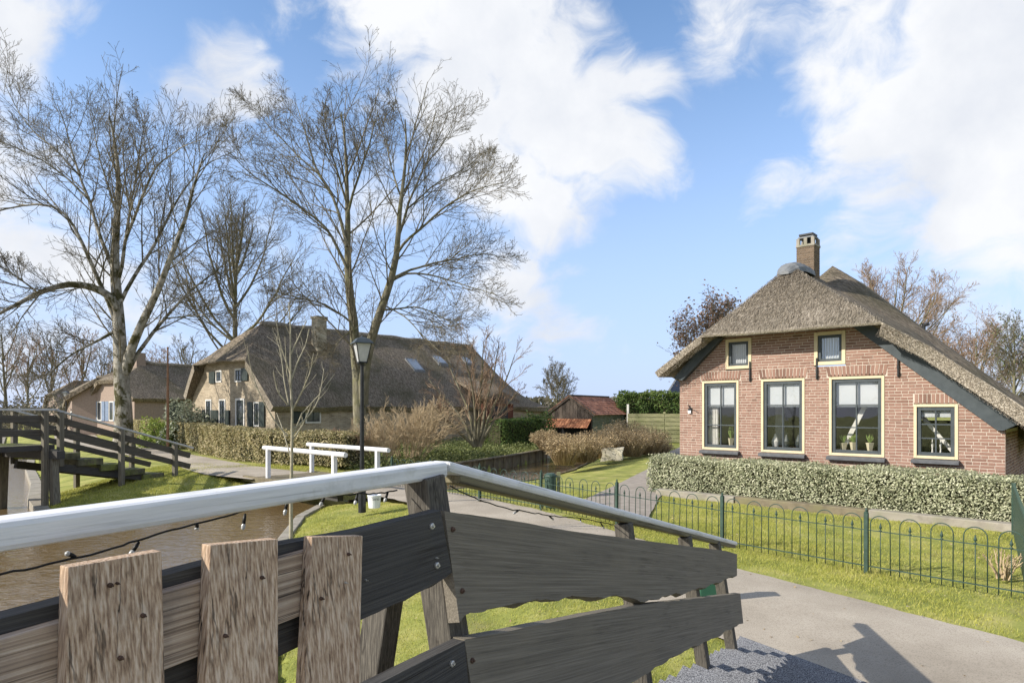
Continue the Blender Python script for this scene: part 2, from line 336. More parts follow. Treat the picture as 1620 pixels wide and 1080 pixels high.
M['revet'] = mat('revetment', [(.10, .085, .055, 1), (.24, .20, .14, 1)], 4, .9, .5, 16, rnd=.18, dirt=((.12, .13, .04, 1), 2, .5, .7, .6))
M['panel'] = mat('solar_panel', [(.012, .014, .022, 1), (.02, .024, .034, 1)], 2, .25, 0, spec=.6)
M['pinkwall'] = mat('pink_brick_far', [(.25, .19, .155, 1), (.35, .275, .225, 1)], 9, .95, .3, 20)
M['white_wall'] = mat('white_trim', [(.60, .58, .54, 1), (.68, .66, .62, 1)], 4, .7, 0)
M['shutter'] = mat('shutter_green', [(.020, .028, .024, 1), (.036, .048, .042, 1)], 6, .5, .1)
M['shutter_blue'] = mat('shutter_blue', [(.14, .19, .28, 1), (.22, .28, .38, 1)], 6, .5, .1)
M['pole'] = mat('rust_pole', [(.20, .11, .065, 1), (.30, .17, .10, 1)], 8, .8, .1)
M['terracotta'] = mat('terracotta', [(.30, .11, .05, 1), (.40, .17, .08, 1)], 8, .8, .1)
M['mail'] = mat('green_enamel', [(.022, .085, .050, 1), (.03, .10, .06, 1)], 5, .4, 0)
M['bucket'] = mat('white_plastic', [(.72, .74, .77, 1), (.78, .8, .82, 1)], 3, .45, 0)
M['glow'] = mat('clear_bulb', [(.35, .36, .36, 1), (.5, .51, .51, 1)], 20, .15, 0, spec=.6)
def brickmat(name, c, mort, w=.22, h=.065):
    m = bpy.data.materials.new(name); m.use_nodes = True; N = m.node_tree.nodes; L = m.node_tree.links; b = N['Principled BSDF']
    tc = N.new('ShaderNodeTexCoord'); sp = N.new('ShaderNodeSeparateXYZ'); L.new(tc.outputs['Object'], sp.inputs[0])
    ad = N.new('ShaderNodeMath'); ad.operation = 'ADD'; L.new(sp.outputs['X'], ad.inputs[0]); L.new(sp.outputs['Y'], ad.inputs[1])
    cb = N.new('ShaderNodeCombineXYZ'); L.new(ad.outputs[0], cb.inputs['X']); L.new(sp.outputs['Z'], cb.inputs['Y'])
    br = N.new('ShaderNodeTexBrick'); br.inputs['Scale'].default_value = 1.0; br.inputs['Brick Width'].default_value = w; br.inputs['Row Height'].default_value = h
    br.inputs['Mortar Size'].default_value = .009; br.inputs['Color1'].default_value = c[0]; br.inputs['Color2'].default_value = c[1]; br.inputs['Mortar'].default_value = mort
    L.new(cb.outputs[0], br.inputs['Vector'])
    n = N.new('ShaderNodeTexNoise'); n.inputs['Scale'].default_value = 1.2; n.inputs['Detail'].default_value = 8; L.new(tc.outputs['Object'], n.inputs['Vector'])
    n2 = N.new('ShaderNodeMapRange'); n2.inputs['From Min'].default_value = .3; n2.inputs['From Max'].default_value = .7; n2.inputs['To Min'].default_value = .75; n2.inputs['To Max'].default_value = 1.2
    L.new(n.outputs['Fac'], n2.inputs['Value'])
    h_ = N.new('ShaderNodeHueSaturation'); L.new(br.outputs['Color'], h_.inputs['Color']); L.new(n2.outputs[0], h_.inputs['Value'])
    L.new(h_.outputs[0], b.inputs['Base Color']); b.inputs['Roughness'].default_value = .95
    bp = N.new('ShaderNodeBump'); bp.inputs['Strength'].default_value = .4; bp.inputs['Distance'].default_value = .01; bp.invert = True
    L.new(br.outputs['Fac'], bp.inputs['Height']); L.new(bp.outputs[0], b.inputs['Normal']); return m
M['yellow_brick'] = brickmat('yellow_brick', [(.22, .17, .11, 1), (.40, .325, .225, 1)], (.42, .37, .29, 1))
M['chimney_stone'] = brickmat('chimney_brick', [(.26, .22, .14, 1), (.42, .37, .27, 1)], (.36, .33, .27, 1), .25, .08)
def glassmat():
    m = bpy.data.materials.new('window_glass'); m.use_nodes = True; N = m.node_tree.nodes; L = m.node_tree.links
    for n in list(N):
        if n.type == 'BSDF_PRINCIPLED': N.remove(n)
    g = N.new('ShaderNodeBsdfGlossy'); g.inputs['Roughness'].default_value = .02; g.inputs[0].default_value = (.9, .93, .95, 1)
    t = N.new('ShaderNodeBsdfTransparent'); t.inputs[0].default_value = (.97, .975, .975, 1)
    f = N.new('ShaderNodeLayerWeight'); f.inputs[0].default_value = .5; pw = N.new('ShaderNodeMath'); pw.operation = 'POWER'; pw.inputs[1].default_value = 4.0; L.new(f.outputs['Facing'], pw.inputs[0])
    mr = N.new('ShaderNodeMapRange'); mr.inputs['To Min'].default_value = .055; mr.inputs['To Max'].default_value = .9; L.new(pw.outputs[0], mr.inputs['Value'])
    tc = N.new('ShaderNodeTexCoord'); n = N.new('ShaderNodeTexNoise'); n.inputs['Scale'].default_value = 2.5; L.new(tc.outputs['Object'], n.inputs['Vector'])
    bp = N.new('ShaderNodeBump'); bp.inputs['Strength'].default_value = .05; bp.inputs['Distance'].default_value = .03; L.new(n.outputs['Fac'], bp.inputs['Height']); L.new(bp.outputs[0], g.inputs['Normal'])
    mx = N.new('ShaderNodeMixShader'); L.new(mr.outputs[0], mx.inputs[0]); L.new(t.outputs[0], mx.inputs[1]); L.new(g.outputs[0], mx.inputs[2])
    L.new(mx.outputs[0], N['Material Output'].inputs[0]); return m
M['glass'] = glassmat()
M['far_glass'] = mat('far_glass', [(.02, .025, .03, 1), (.06, .07, .08, 1)], 3, .08, 0, spec=.8)
M['frost'] = mat('frosted_glass', [(.62, .63, .62, 1), (.74, .75, .74, 1)], 12, .35, .05, trans=.45)
def watermat():
    m = bpy.data.materials.new('canal_water'); m.use_nodes = True; N = m.node_tree.nodes; L = m.node_tree.links; b = N['Principled BSDF']
    b.inputs['Base Color'].default_value = (.155, .105, .046, 1); b.inputs['Roughness'].default_value = .03; b.inputs['IOR'].default_value = 1.8
    b.inputs['Specular IOR Level'].default_value = 1.0
    tc = N.new('ShaderNodeTexCoord'); mp = N.new('ShaderNodeMapping'); mp.inputs['Scale'].default_value = (1, 1.7, 1); mp.inputs['Rotation'].default_value = (0, 0, R(25)); L.new(tc.outputs['Object'], mp.inputs[0])
    n = N.new('ShaderNodeTexNoise'); n.inputs['Scale'].default_value = 3.2; n.inputs['Detail'].default_value = 4; n.inputs['Distortion'].default_value = .6; L.new(mp.outputs[0], n.inputs['Vector'])
    n2 = N.new('ShaderNodeTexNoise'); n2.inputs['Scale'].default_value = 11; n2.inputs['Detail'].default_value = 3; L.new(mp.outputs[0], n2.inputs['Vector'])
    a = N.new('ShaderNodeMath'); a.operation = 'MULTIPLY_ADD'; a.inputs[1].default_value = .3; L.new(n2.outputs['Fac'], a.inputs[0]); L.new(n.outputs['Fac'], a.inputs[2])
    bp = N.new('ShaderNodeBump'); bp.inputs['Strength'].default_value = .42; bp.inputs['Distance'].default_value = .05; L.new(a.outputs[0], bp.inputs['Height']); L.new(bp.outputs[0], b.inputs['Normal'])
    return m
M['water'] = watermat()

# ------------------------------------------------------------------ ground, water, paths
WATER_Z = -0.60
WPOLY = np.array([(6.0, -9), (1.2, -1.5), (.1, 1.2), (-1.0, 3.0), (-2.2, 5.6), (-3.4, 9.0), (-4.0, 10.6), (-4.7, 14.0), (-4.75, 15.7), (-4.3, 16.6), (-2.2, 18.6), (-.3, 20.4), (.9, 21.7), (2.4, 25), (4.2, 31), (5.2, 36.5), (6.2, 40),
                  (2.6, 41), (1.9, 36.5), (1.7, 32.5), (-.2, 28), (-2.2, 24), (-4.4, 21), (-6.2, 18.7), (-7.6, 17), (-9.3, 15.6), (-11.2, 15.1), (-13, 17.2), (-15.5, 20.6), (-20, 26.2), (-23.8, 31.3), (-24.4, 33.2),
                  (-26.3, 34.6), (-27.6, 33.6), (-34, 42), (-60, 75), (-75, 60), (-40, 20), (-22, 2), (-14, -9)], float)
def poly_dist(P, poly):
    """signed distance, + outside (land)"""
    d = np.full(len(P), 1e9); inside = np.zeros(len(P), bool); n = len(poly)
    for i in range(n):
        a = poly[i]; b = poly[(i + 1) % n]; e = b - a; w = P - a
        t = np.clip((w @ e) / (e @ e), 0, 1); q = w - t[:, None] * e
        d = np.minimum(d, np.hypot(q[:, 0], q[:, 1]))
        c = ((a[1] > P[:, 1]) != (b[1] > P[:, 1]))
        with np.errstate(divide='ignore', invalid='ignore'):
            xi = (b[0] - a[0]) * (P[:, 1] - a[1]) / (b[1] - a[1]) + a[0]
        inside ^= c & (P[:, 0] < xi)
    return np.where(inside, -d, d)
GARDEN = np.array([(-4.3, 20.95), (-2.1, 23.9), (-.1, 27.9), (1.78, 32.5), (2.0, 36.5), (-10, 45), (-14, 30), (-7, 23)], float)
def ground_h(P):
    d = poly_dist(P, WPOLY)
    z = np.interp(d, [-1.0, -.14, .04, .7, 2.6, 4.2], [-1.4, -1.1, -.44, -.30, -.03, 0.0])
    gd = poly_dist(P, GARDEN); z = np.where((d > 0) & (gd < 0), np.maximum(z, -.10), z)
    z = z - .012 * (1 + np.sin(P[:, 0] * 1.7 + np.sin(P[:, 1] * 1.1)) * np.cos(P[:, 1] * 1.3)) * np.clip((d - .5) / 1, 0, 1)
    return z
def make_ground():
    xs = np.concatenate([[-900, -500, -300, -180, -120, -90], np.arange(-70, -14, .6), np.arange(-14, 16, .2), np.arange(16, 45, 1.5), [50, 70, 100, 160, 300, 600, 900]])
    ys = np.concatenate([[-60, -30, -15], np.arange(-9, 0, .6), np.arange(0, 42, .22), np.arange(42, 80, 1.5), [85, 100, 130, 200, 320, 600, 1000]])
    X, Y = np.meshgrid(xs, ys); P = np.stack([X.ravel(), Y.ravel()], 1)
    z = ground_h(P); v = np.column_stack([P, z]); nx, ny = len(xs), len(ys)
    i = (np.arange(ny - 1)[:, None] * nx + np.arange(nx - 1)[None]).ravel()
    f = np.stack([i, i + 1, i + nx + 1, i + nx], 1)
    tag(add('ground', np_mesh('ground', v, [f], smooth=True), M['grass']), kind='structure')
make_ground()
wb = MB(); wb.v = [(-120, -30, WATER_Z), (20, -30, WATER_Z), (20, 90, WATER_Z), (-120, 90, WATER_Z)]; wb.f = [(0, 1, 2, 3)]
tag(wb.build('water', M['water']), kind='structure')
def strip(name, left, right, mat_, z, n=60, parent=None, jit=0.0):
    """sheet between two polylines"""
    def rs(p):
        p = np.array(p, float); d = np.r_[0, np.cumsum(np.hypot(*np.diff(p, axis=0).T))]
        # smooth resample (Catmull-like by double pass)
        t = np.linspace(0, d[-1], n); q = np.stack([np.interp(t, d, p[:, k]) for k in (0, 1)], 1)
        for _ in range(4): q[1:-1] = (q[:-2] + 2 * q[1:-1] + q[2:]) / 4
        return q
    a, b = rs(left), rs(right)
    a = a + rng.normal(0, jit, a.shape); b = b + rng.normal(0, jit, b.shape)
    v = []
    k = 6
    for i in range(n):
        for j in range(k):
            u = j / (k - 1); p = a[i] * (1 - u) + b[i] * u
            v.append((p[0], p[1], z + (.018 * (1 - (2 * u - 1) ** 2))))
    f = [(i * k + j, i * k + j + 1, (i + 1) * k + j + 1, (i + 1) * k + j) for i in range(n - 1) for j in range(k - 1)]
    me = bpy.data.meshes.new(name); me.from_pydata(v, [], f); me.polygons.foreach_set('use_smooth', [True] * len(f)); me.update()
    return add(name, me, mat_, parent)
# path from the bridge foot: towards the white-railed bridge, and towards the lower right
tag(strip('path', [(6.4, 3.0), (4.38, 5.40), (2.82, 7.9), (1.60, 10.5), (.5, 12.6), (-.75, 14.4), (-2.6, 16.4), (-3.45, 17.15)],
          [(3.6, 2.2), (2.6, 4.2), (1.55, 6.0), (.55, 8.2), (-.3, 10.4), (-1.3, 12.3), (-3.1, 14.6), (-4.75, 15.6)], M['path'], .010, 90, jit=.02), kind='structure')
tag(strip('towpath', [(-6.3, 19.9), (-8.5, 21.6), (-12.5, 26.0), (-17, 31), (-26, 40), (-40, 60)], [(-7.4, 18.0), (-9.4, 19.2), (-13.2, 24.0), (-18.2, 29.0), (-27.5, 38), (-42, 58)], M['path'], .010, 70, jit=.02), kind='structure')
tag(strip('driveway', [(.95, 12.6), (2.1, 15.1), (4.5, 21), (7.5, 30), (10, 36)], [(2.35, 11.1), (3.5, 14.9), (5.1, 17.3), (9.5, 26), (13.5, 34)], M['drive'], .012, 60, jit=.01), kind='structure')

# ------------------------------------------------------------------ branching plants
def resample(p, n):
    p = np.asarray(p, float); d = np.r_[0, np.cumsum(np.linalg.norm(np.diff(p, axis=0), axis=1))]
    t = np.linspace(0, d[-1], n); return np.stack([np.interp(t, d, p[:, k]) for k in range(3)], 1)
def batch_tubes(P, Rr, k):
    B, n, _ = P.shape
    T = np.gradient(P, axis=1); T /= np.linalg.norm(T, axis=2, keepdims=True) + 1e-9
    ref = np.array([.37, .21, .11]); ref = ref / np.linalg.norm(ref)
    X = np.cross(T, ref); X /= np.linalg.norm(X, axis=2, keepdims=True) + 1e-9; Yv = np.cross(T, X)
    a = np.arange(k) * 2 * np.pi / k
    V = P[:, :, None, :] + Rr[:, :, None, None] * (X[:, :, None, :] * np.cos(a)[None, None, :, None] + Yv[:, :, None, :] * np.sin(a)[None, None, :, None])
    idx = np.arange(B * n * k).reshape(B, n, k)
    A = idx[:, :-1, :]; Bq = idx[:, 1:, :]
    f = np.stack([A, np.roll(A, -1, 2), np.roll(Bq, -1, 2), Bq], -1).reshape(-1, 4)
    return V.reshape(-1, 3), f
def children(P, Rr, c, n, lo, hi, ang, lenf, up, rg, rmin, curl=.15, absl=None, cap=None):
    B, m, _ = P.shape
    L0 = np.linalg.norm(np.diff(P, axis=1), axis=2).sum(1)
    u = lo + (hi - lo) * ((np.arange(c)[None] + rg.random((B, c))) / c)
    fi = u * (m - 1); i0 = np.clip(fi.astype(int), 0, m - 2); fr = fi - i0
    bi = np.arange(B)[:, None]
    S = P[bi, i0] * (1 - fr[..., None]) + P[bi, i0 + 1] * fr[..., None]
    T = P[bi, i0 + 1] - P[bi, i0]; T /= np.linalg.norm(T, axis=2, keepdims=True) + 1e-9
    r0 = Rr[bi, i0] * (1 - fr) + Rr[bi, i0 + 1] * fr
    rv = rg.normal(size=(B, c, 3)); rv -= (rv * T).sum(2, keepdims=True) * T; rv /= np.linalg.norm(rv, axis=2, keepdims=True) + 1e-9
    an = np.radians(rg.uniform(ang[0], ang[1], (B, c)))[..., None]
    D = T * np.cos(an) + rv * np.sin(an); D[..., 2] += up * .5; D /= np.linalg.norm(D, axis=2, keepdims=True)
    Ln = (absl if absl is not None else L0[:, None]) * rg.uniform(lenf[0], lenf[1], (B, c)) * (1.15 - .6 * u)
    if cap: Ln = np.minimum(Ln, cap * (.7 + .6 * rg.random((B, c))))
    Q = np.zeros((B, c, n, 3)); Q[:, :, 0] = S; d = D.copy(); st = (Ln / (n - 1))[..., None]
    for k in range(1, n):
        Q[:, :, k] = Q[:, :, k - 1] + d * st
        d = d + rg.normal(0, curl, d.shape); d[..., 2] += up * .22; d /= np.linalg.norm(d, axis=2, keepdims=True)
    rb = np.minimum(r0 * .58, Ln * .0095 + rmin)
    rr = rb[..., None] * np.linspace(1, .38, n)[None, None]; rr = np.maximum(rr, rmin)
    return Q.reshape(B * c, n, 3), rr.reshape(B * c, n)
def tree(name, label, limbs, levels, base, mtrunk, mtwig, cat='tree', group=None, seed=1, rmin=.006, n0=10, parent=None, wob=.03, leaves=None):
    """limbs: list of (points, r0, r1); levels: list of dicts"""
    rg = np.random.default_rng(seed)
    t = thing(name, label, cat, tuple(base), 0, group)
    P = np.stack([resample(l[0], n0) for l in limbs]); ln = np.linalg.norm(P[:, -1] - P[:, 0], axis=1)
    j = rg.normal(0, 1, P.shape) * wob * ln[:, None, None] * .25; j[:, 0] = 0; P = P + j
    for _ in range(1): P[:, 1:-1] = P[:, 1:-1] * .6 + (P[:, :-2] + P[:, 2:]) * .2
    Rr = np.stack([np.linspace(l[1], l[2], n0) for l in limbs])
    if limbs[0][1] > .15: Rr[0, 0] *= 1.3; Rr[0, 1] *= 1.05
    V, f = batch_tubes(P - np.array(base), Rr, 9)
    add('trunk', np_mesh('trunk', V, [f], smooth=True), mtrunk, t)
    cp, cr = P, Rr; vs, fs, off = [], [], 0; tips = []
    for li, lv in enumerate(levels):
        cp, cr = children(cp, cr, lv['c'], lv.get('n', 5), lv.get('lo', .25), lv.get('hi', 1.0), lv.get('ang', (25, 55)), lv['len'], lv.get('up', .3), rg, rmin, lv.get('curl', .14), lv.get('absl'), lv.get('cap'))
        V, f = batch_tubes(cp - np.array(base), cr, 5 if li == 0 else (4 if li == 1 else 3))
        vs.append(V); fs.append(f + off); off += len(V)
        if li >= len(levels) - 2: tips.append(cp)
    add('crown', np_mesh('crown', np.concatenate(vs), [np.concatenate(fs)], smooth=True), mtwig, t)
    if leaves:
        q = np.concatenate([x[:, 1:].reshape(-1, 3) for x in tips]); q = q[rg.integers(0, len(q), leaves[0])] + rg.normal(0, leaves[2], (leaves[0], 3))
        me = leaf_mesh('leaves', q - np.array(base), leaves[1], rg); add('leaves', me, leaves[3], t)
    return t
def leaf_mesh(name, q, size, rg, up=.3, tint=None, aspect=.55, normals=None):
    n = len(q); d = rg.normal(size=(n, 3)); d[:, 2] += up
    if normals is not None: d = d * .8 + normals
    d /= np.linalg.norm(d, axis=1, keepdims=True)
    e = np.cross(d, rg.normal(size=(n, 3))); e /= np.linalg.norm(e, axis=1, keepdims=True) + 1e-9
    g = np.cross(d, e); s = size * rg.uniform(.6, 1.3, (n, 1))
    # folded diamond leaf: four points
    a = q - e * s; b = q + g * s * aspect + d * s * .15; c = q + e * s; h = q - g * s * aspect + d * s * .15
    v = np.stack([a, b, c, h], 1).reshape(-1, 3); f = np.arange(4 * n).reshape(n, 4)
    return np_mesh(name, v, [f], tint=rg.random(n) if tint is None else tint)
def hedge_points(line, w, h, n, rg, z0=0.0, lump=.08, taper=0.0):
    """points on a hedge body along a polyline; returns points, normals"""
    line = np.array(line, float); seg = np.diff(line, axis=0); L = np.hypot(seg[:, 0], seg[:, 1]); cum = np.r_[0, np.cumsum(L)]
    s = rg.random(n) * cum[-1]; i = np.clip(np.searchsorted(cum, s) - 1, 0, len(L) - 1); t = (s - cum[i]) / L[i]
    c = line[i] + seg[i] * t[:, None]; tg = seg[i] / L[i][:, None]; nr = np.stack([tg[:, 1], -tg[:, 0]], 1)
    which = rg.random(n); tot = 2 * h + w; q = np.zeros((n, 3)); nn = np.zeros((n, 3))
    sd = which < h / tot; top = (which >= h / tot) & (which < (h + w) / tot); ot = ~(sd | top)
    hh = rg.random(n) ** .9 * h; ww = (rg.random(n) - .5) * w
    side = np.where(sd, 1.0, np.where(ot, -1.0, 0))
    bul = lump * (np.sin(s * 2.3 + hh * 3.1) + np.sin(s * 5.1 + 1.3 + hh * 2) * .6 + np.sin(hh * 6 + s * .7) * .5)
    depth = np.abs(rg.normal(0, .05, n)) * (rg.random(n) < .75) + (rg.random(n) < .12) * rg.random(n) * .15
    off = np.where(top, ww, side * (w / 2 + bul * .6 - depth))
    rr = np.clip((hh / h - .82) / .18, 0, 1); off = np.where(top, off, off * (1 - .12 * rr ** 2))
    q[:, :2] = c + nr * off[:, None]; q[:, 2] = z0 + np.where(top, h + bul * .45 - depth, hh)
    nn[:, :2] = nr * side[:, None]; nn[:, 2] = np.where(top, 1, .25)
    # end caps
    e = rg.random(n) < min(.25, w / cum[-1] * .6)
    en = rg.random(n) < .5; cc = np.where(en[:, None], line[0], line[-1]); tt = np.where(en[:, None], -seg[0] / L[0], seg[-1] / L[-1])
    ee = rg.uniform(-.5, .5, n) * w
    nr2 = np.stack([tt[:, 1], -tt[:, 0]], 1)
    q[e, :2] = (cc + nr2 * ee[:, None] + tt * (bul * .6 - depth)[:, None])[e]; q[e, 2] = z0 + hh[e]
    nn[e, :2] = tt[e]; nn[e, 2] = .2
    return q, nn
def hedge(name, label, line, w, h, n, size, mat_, seed=1, group=None, core=(.03, .04, .015, 1), z0=0.0, lump=.08, tintf=None, cat='hedge'):
    rg = np.random.default_rng(seed); base = Vector((*line[0], z0)); t = thing(name, label, cat, tuple(base), 0, group)
    q, nn = hedge_points(line, w, h, n, rg, z0, lump)
    tn = None
    if tintf is not None: tn = tintf(q, rg)
    me = leaf_mesh('foliage', q - np.array(base), size, rg, normals=nn, tint=tn); add('foliage', me, mat_, t)
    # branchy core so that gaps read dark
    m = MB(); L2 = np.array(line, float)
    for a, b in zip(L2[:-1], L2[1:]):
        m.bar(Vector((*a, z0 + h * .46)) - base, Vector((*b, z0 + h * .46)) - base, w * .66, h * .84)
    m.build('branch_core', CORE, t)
    return t
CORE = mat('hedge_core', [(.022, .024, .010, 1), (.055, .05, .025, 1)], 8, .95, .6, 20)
def shrub(name, label, base, h, spread, nst, levels, m1, m2, seed=1, cat='shrub', group=None, r0=.02, lean=(0, 0), rmin=.004, z0=0.0, leaves=None, basew=.3):
    rg = np.random.default_rng(seed); limbs = []
    b = np.array([base[0], base[1], z0])
    for i in range(nst):
        a = rg.uniform(0, 2 * np.pi); sp = spread * math.sqrt(rg.random()); hh = h * rg.uniform(.65, 1.0) * (1 - .25 * sp / max(spread, .01))
        p0 = b + np.array([math.cos(a), math.sin(a), 0]) * sp * basew
        p3 = b + np.array([math.cos(a) * sp + lean[0] * hh, math.sin(a) * sp + lean[1] * hh, hh])
        p1 = p0 * .7 + p3 * .3; p1[2] = b[2] + hh * .42; p2 = p0 * .35 + p3 * .65; p2[2] = b[2] + hh * .75
        limbs.append(([p0, p1, p2, p3], r0 * rg.uniform(.6, 1.1), rmin))
    return tree(name, label, limbs, levels, tuple(b), m1, m2, cat, group, seed, rmin, 6, wob=.12, leaves=leaves)
# ---- PART 2
# ------------------------------------------------------------------ the footbridge we stand on
BO = (-.213, 1.85); BE = (.508, .861); BN = (.861, -.508)
_l = math.hypot(*BE); BE = (BE[0] / _l, BE[1] / _l); BN = (BE[1], -BE[0])
LEAN = .13
def ztop(s): return 1.85 if s < 0 else 1.85 - .239 * s
def rail_px(x, y, w):
    s, z = 0.0, 1.5
    for _ in range(12):
        we = w - LEAN * (z - ztop(s)); k = (x - 810) / 1000
        ox, oy = BO[0] + BN[0] * we, BO[1] + BN[1] * we
        s = (k * oy - ox) / (BE[0] - k * BE[1]); z = 2 - (y - 647) / 1000 * (oy + BE[1] * s)
    return s, z
def RP(s, w, z): return Vector((s, -w + LEAN * (z - ztop(s)), z))
bridge = thing('footbridge', 'dark timber footbridge in the foreground with white handrail and gritted ramp', 'footbridge', (BO[0], BO[1], 0), math.atan2(BE[1], BE[0]))
def rot_part(mb, name, mat_, parent, ang=0.0, bevel=.004, pivot=(0, 0, 1.5), roll=0):
    """same place, but the mesh frame follows the board so that its grain runs along it"""
    rm = Matrix.Rotation(ang, 4, 'Y') @ Matrix.Rotation(roll, 4, 'X'); M4 = Matrix.Translation(pivot) @ rm; inv = M4.inverted()
    mb.v = [tuple(inv @ Vector(v)) for v in mb.v]
    o = mb.build(name, mat_, parent, bevel=bevel); o.matrix_local = M4
    return o
def rough_edge(p, q, n, amp, rg):
    out = []
    L_ = math.hypot(q[0] - p[0], q[1] - p[1]); m_ = max(2, int(L_ / .02)); ph = rg.uniform(0, 6, 3)
    for i in range(m_):
        t = i / m_; x = L_ * t; e = min(1, t * 4, (1 - t) * 4)
        out.append((p[0] + (q[0] - p[0]) * t, p[1] + (q[1] - p[1]) * t + e * amp * (math.sin(x * 9 + ph[0]) * .6 + math.sin(x * 23 + ph[1]) * .35 + rg.normal(0, .12))))
    return out
def plank(name, top, bot, w0, w1, mat_, ang, rough=.006, seed=1, bevel=.006, nd=6):
    """outline given on the photo, top left->right, bottom right->left; waney lower edge with a bark bevel"""
    rg = np.random.default_rng(seed)
    T = [rail_px(x, y, w1) for x, y in top]; B = [rail_px(x, y, w1) for x, y in bot]
    tp = [];
    for a, b in zip(T[:-1], T[1:]): tp += rough_edge(a, b, 4, .0012, rg)
    tp.append(T[-1])
    bp = []
    for a, b in zip(B[:-1], B[1:]): bp += rough_edge(a, b, nd, rough, rg)
    bp.append(B[-1])
    n = len(tp); k = len(bp); mb = MB()
    front = [RP(s, w1, z) for s, z in tp + bp]
    back = [RP(s, w0, z) for s, z in tp] + [RP(s, w0, z - (.013 + .007 * math.sin(s * 11 + seed) + .004 * math.sin(s * 31))) for s, z in bp]
    N_ = len(front); mb.v = [tuple(v) for v in front + back]
    mb.f = [tuple(range(N_))[::-1], tuple(range(N_, 2 * N_))] + [(i, (i + 1) % N_, N_ + (i + 1) % N_, N_ + i) for i in range(N_)]
    mb.t = [.5] * len(mb.f)
    return rot_part(mb, name, mat_, bridge, ang, bevel=0, pivot=(T[0][0], -.08, T[0][1]))
plank('rail_plank', [(-60, 995), (260, 910), (440, 862), (575, 838), (697, 807)], [(715, 905), (640, 950), (575, 978), (485, 1013), (420, 1045), (200, 1125), (-60, 1230)], .05, .088, M['dark_x'], 0, .004, 3)
ur = plank('rail_plank', [(703, 808), (810, 823), (900, 839), (1007, 853), (1149, 871), (1166, 876)], [(1166, 910), (1131, 922), (1091, 935), (1047, 944), (1020, 952), (980, 942), (933, 944), (863, 947), (807, 956), (752, 969), (727, 984)], .05, .088, M['grey_x'], .235, .011, 5)
plank('rail_plank', [(735, 1011), (900, 978), (1000, 958), (1171, 938)], [(1176, 985), (1149, 997), (1131, 1009), (1095, 1022), (1047, 1051), (1007, 1075), (900, 1150), (770, 1260)], .05, .088, M['grey_x'], .235, .009, 7)
plank('rail_plank', [(330, 1215), (600, 1080), (735, 1013)], [(752, 1200), (600, 1300), (420, 1400)], .05, .088, M['dark_x'], 0, .004, 9)
# fresh boards fixed to the inside: one level board behind three upright ones
def quadboard(name, px, w0, w1, mat_, bevel=.004, jit=0.0):
    P_ = [rail_px(x, y, w1) for x, y in px]; mb = MB()
    mb.prism([RP(s, w1, z) for s, z in P_], (0, (w1 - w0), 0))
    return rot_part(mb, name, mat_, bridge, 0, .0016, (P_[0][0], -w1, P_[0][1]))
quadboard('level_board', [(-80, 1035), (495, 868), (492, 967), (-80, 1195)], .090, .112, M['board_x'])
for px in ([(108, 897), (256, 871), (266, 1300), (98, 1300)], [(333, 862), (440, 852), (441, 1300), (318, 1300)], [(494, 849), (574, 847), (563, 1300), (470, 1300)]):
    quadboard('upright_board', px, .1135, .138, M['board_z'])
# posts
def post(px_top, px_bot, w, wd, mat_, ztopcut, zbot=-.2, name='post'):
    a = rail_px(*px_top, w); b = rail_px(*px_bot, w)
    va = RP(a[0], w, a[1]); vb = RP(b[0], w, b[1]); d = (vb - va).normalized()
    top = va + d * ((ztopcut - va.z) / d.z); bot = va + d * ((zbot - va.z) / d.z)
    mb = MB().bar(bot, top, wd, wd, (0, 1, 0)); return mb.build(name, mat_, bridge, bevel=.005)
post((678, 800), (710, 1010), .0, .085, M['dark_z'], 1.808, -.6)
post((988, 840), (1016, 1070), .0, .075, M['dark_z'], 1.435, -.3)
post((1084, 855), (1110, 1035), .0, .075, M['dark_z'], 1.175, -.2)
post((1131, 862), (1155, 1010), .0, .075, M['dark_z'], .985, -.2)
st = MB(); st.bar((-.02, .16, 1.60), (-.17, .46, -.7), .075, .09, (0, 1, 0)); st.build('strut', M['dark_z'], bridge, bevel=.005)
st = MB(); st.bar((-1.9, .02, 1.80), (-1.9, -.05, -1.2), .085, .085, (0, 1, 0)); st.build('post', M['dark_z'], bridge, bevel=.005)
# handrail
def handrail(s0, s1, z0, z1, w, h, name, mat_, dz=0.0, bevel=.012, ang=0.0):
    mb = MB(); mb.quad_box([(s0, -w / 2, z0 - h - dz), (s1, -w / 2, z1 - h - dz), (s1, w / 2, z1 - h - dz), (s0, w / 2, z0 - h - dz), (s0, -w / 2, z0 - dz), (s1, -w / 2, z1 - dz), (s1, w / 2, z1 - dz), (s0, w / 2, z0 - dz)])
    return rot_part(mb, name, mat_, bridge, ang, bevel, (s0, 0, z0))
handrail(-3.4, 0.0, 1.822, 1.848, .068, .046, 'handrail', M['white'], bevel=.010)
handrail(0.002, 4.15, 1.850, .868, .078, .034, 'handrail', M['white'], ang=.234)
M['rail_under'] = wood('rail_underside', [(.07, .06, .035, 1), (.16, .14, .085, 1), (.25, .23, .15, 1)], 0, 3, .4)
handrail(0.06, 4.10, 1.836, .880, .066, .024, 'rail_batten', M['rail_under'], .034, .003, ang=.234)
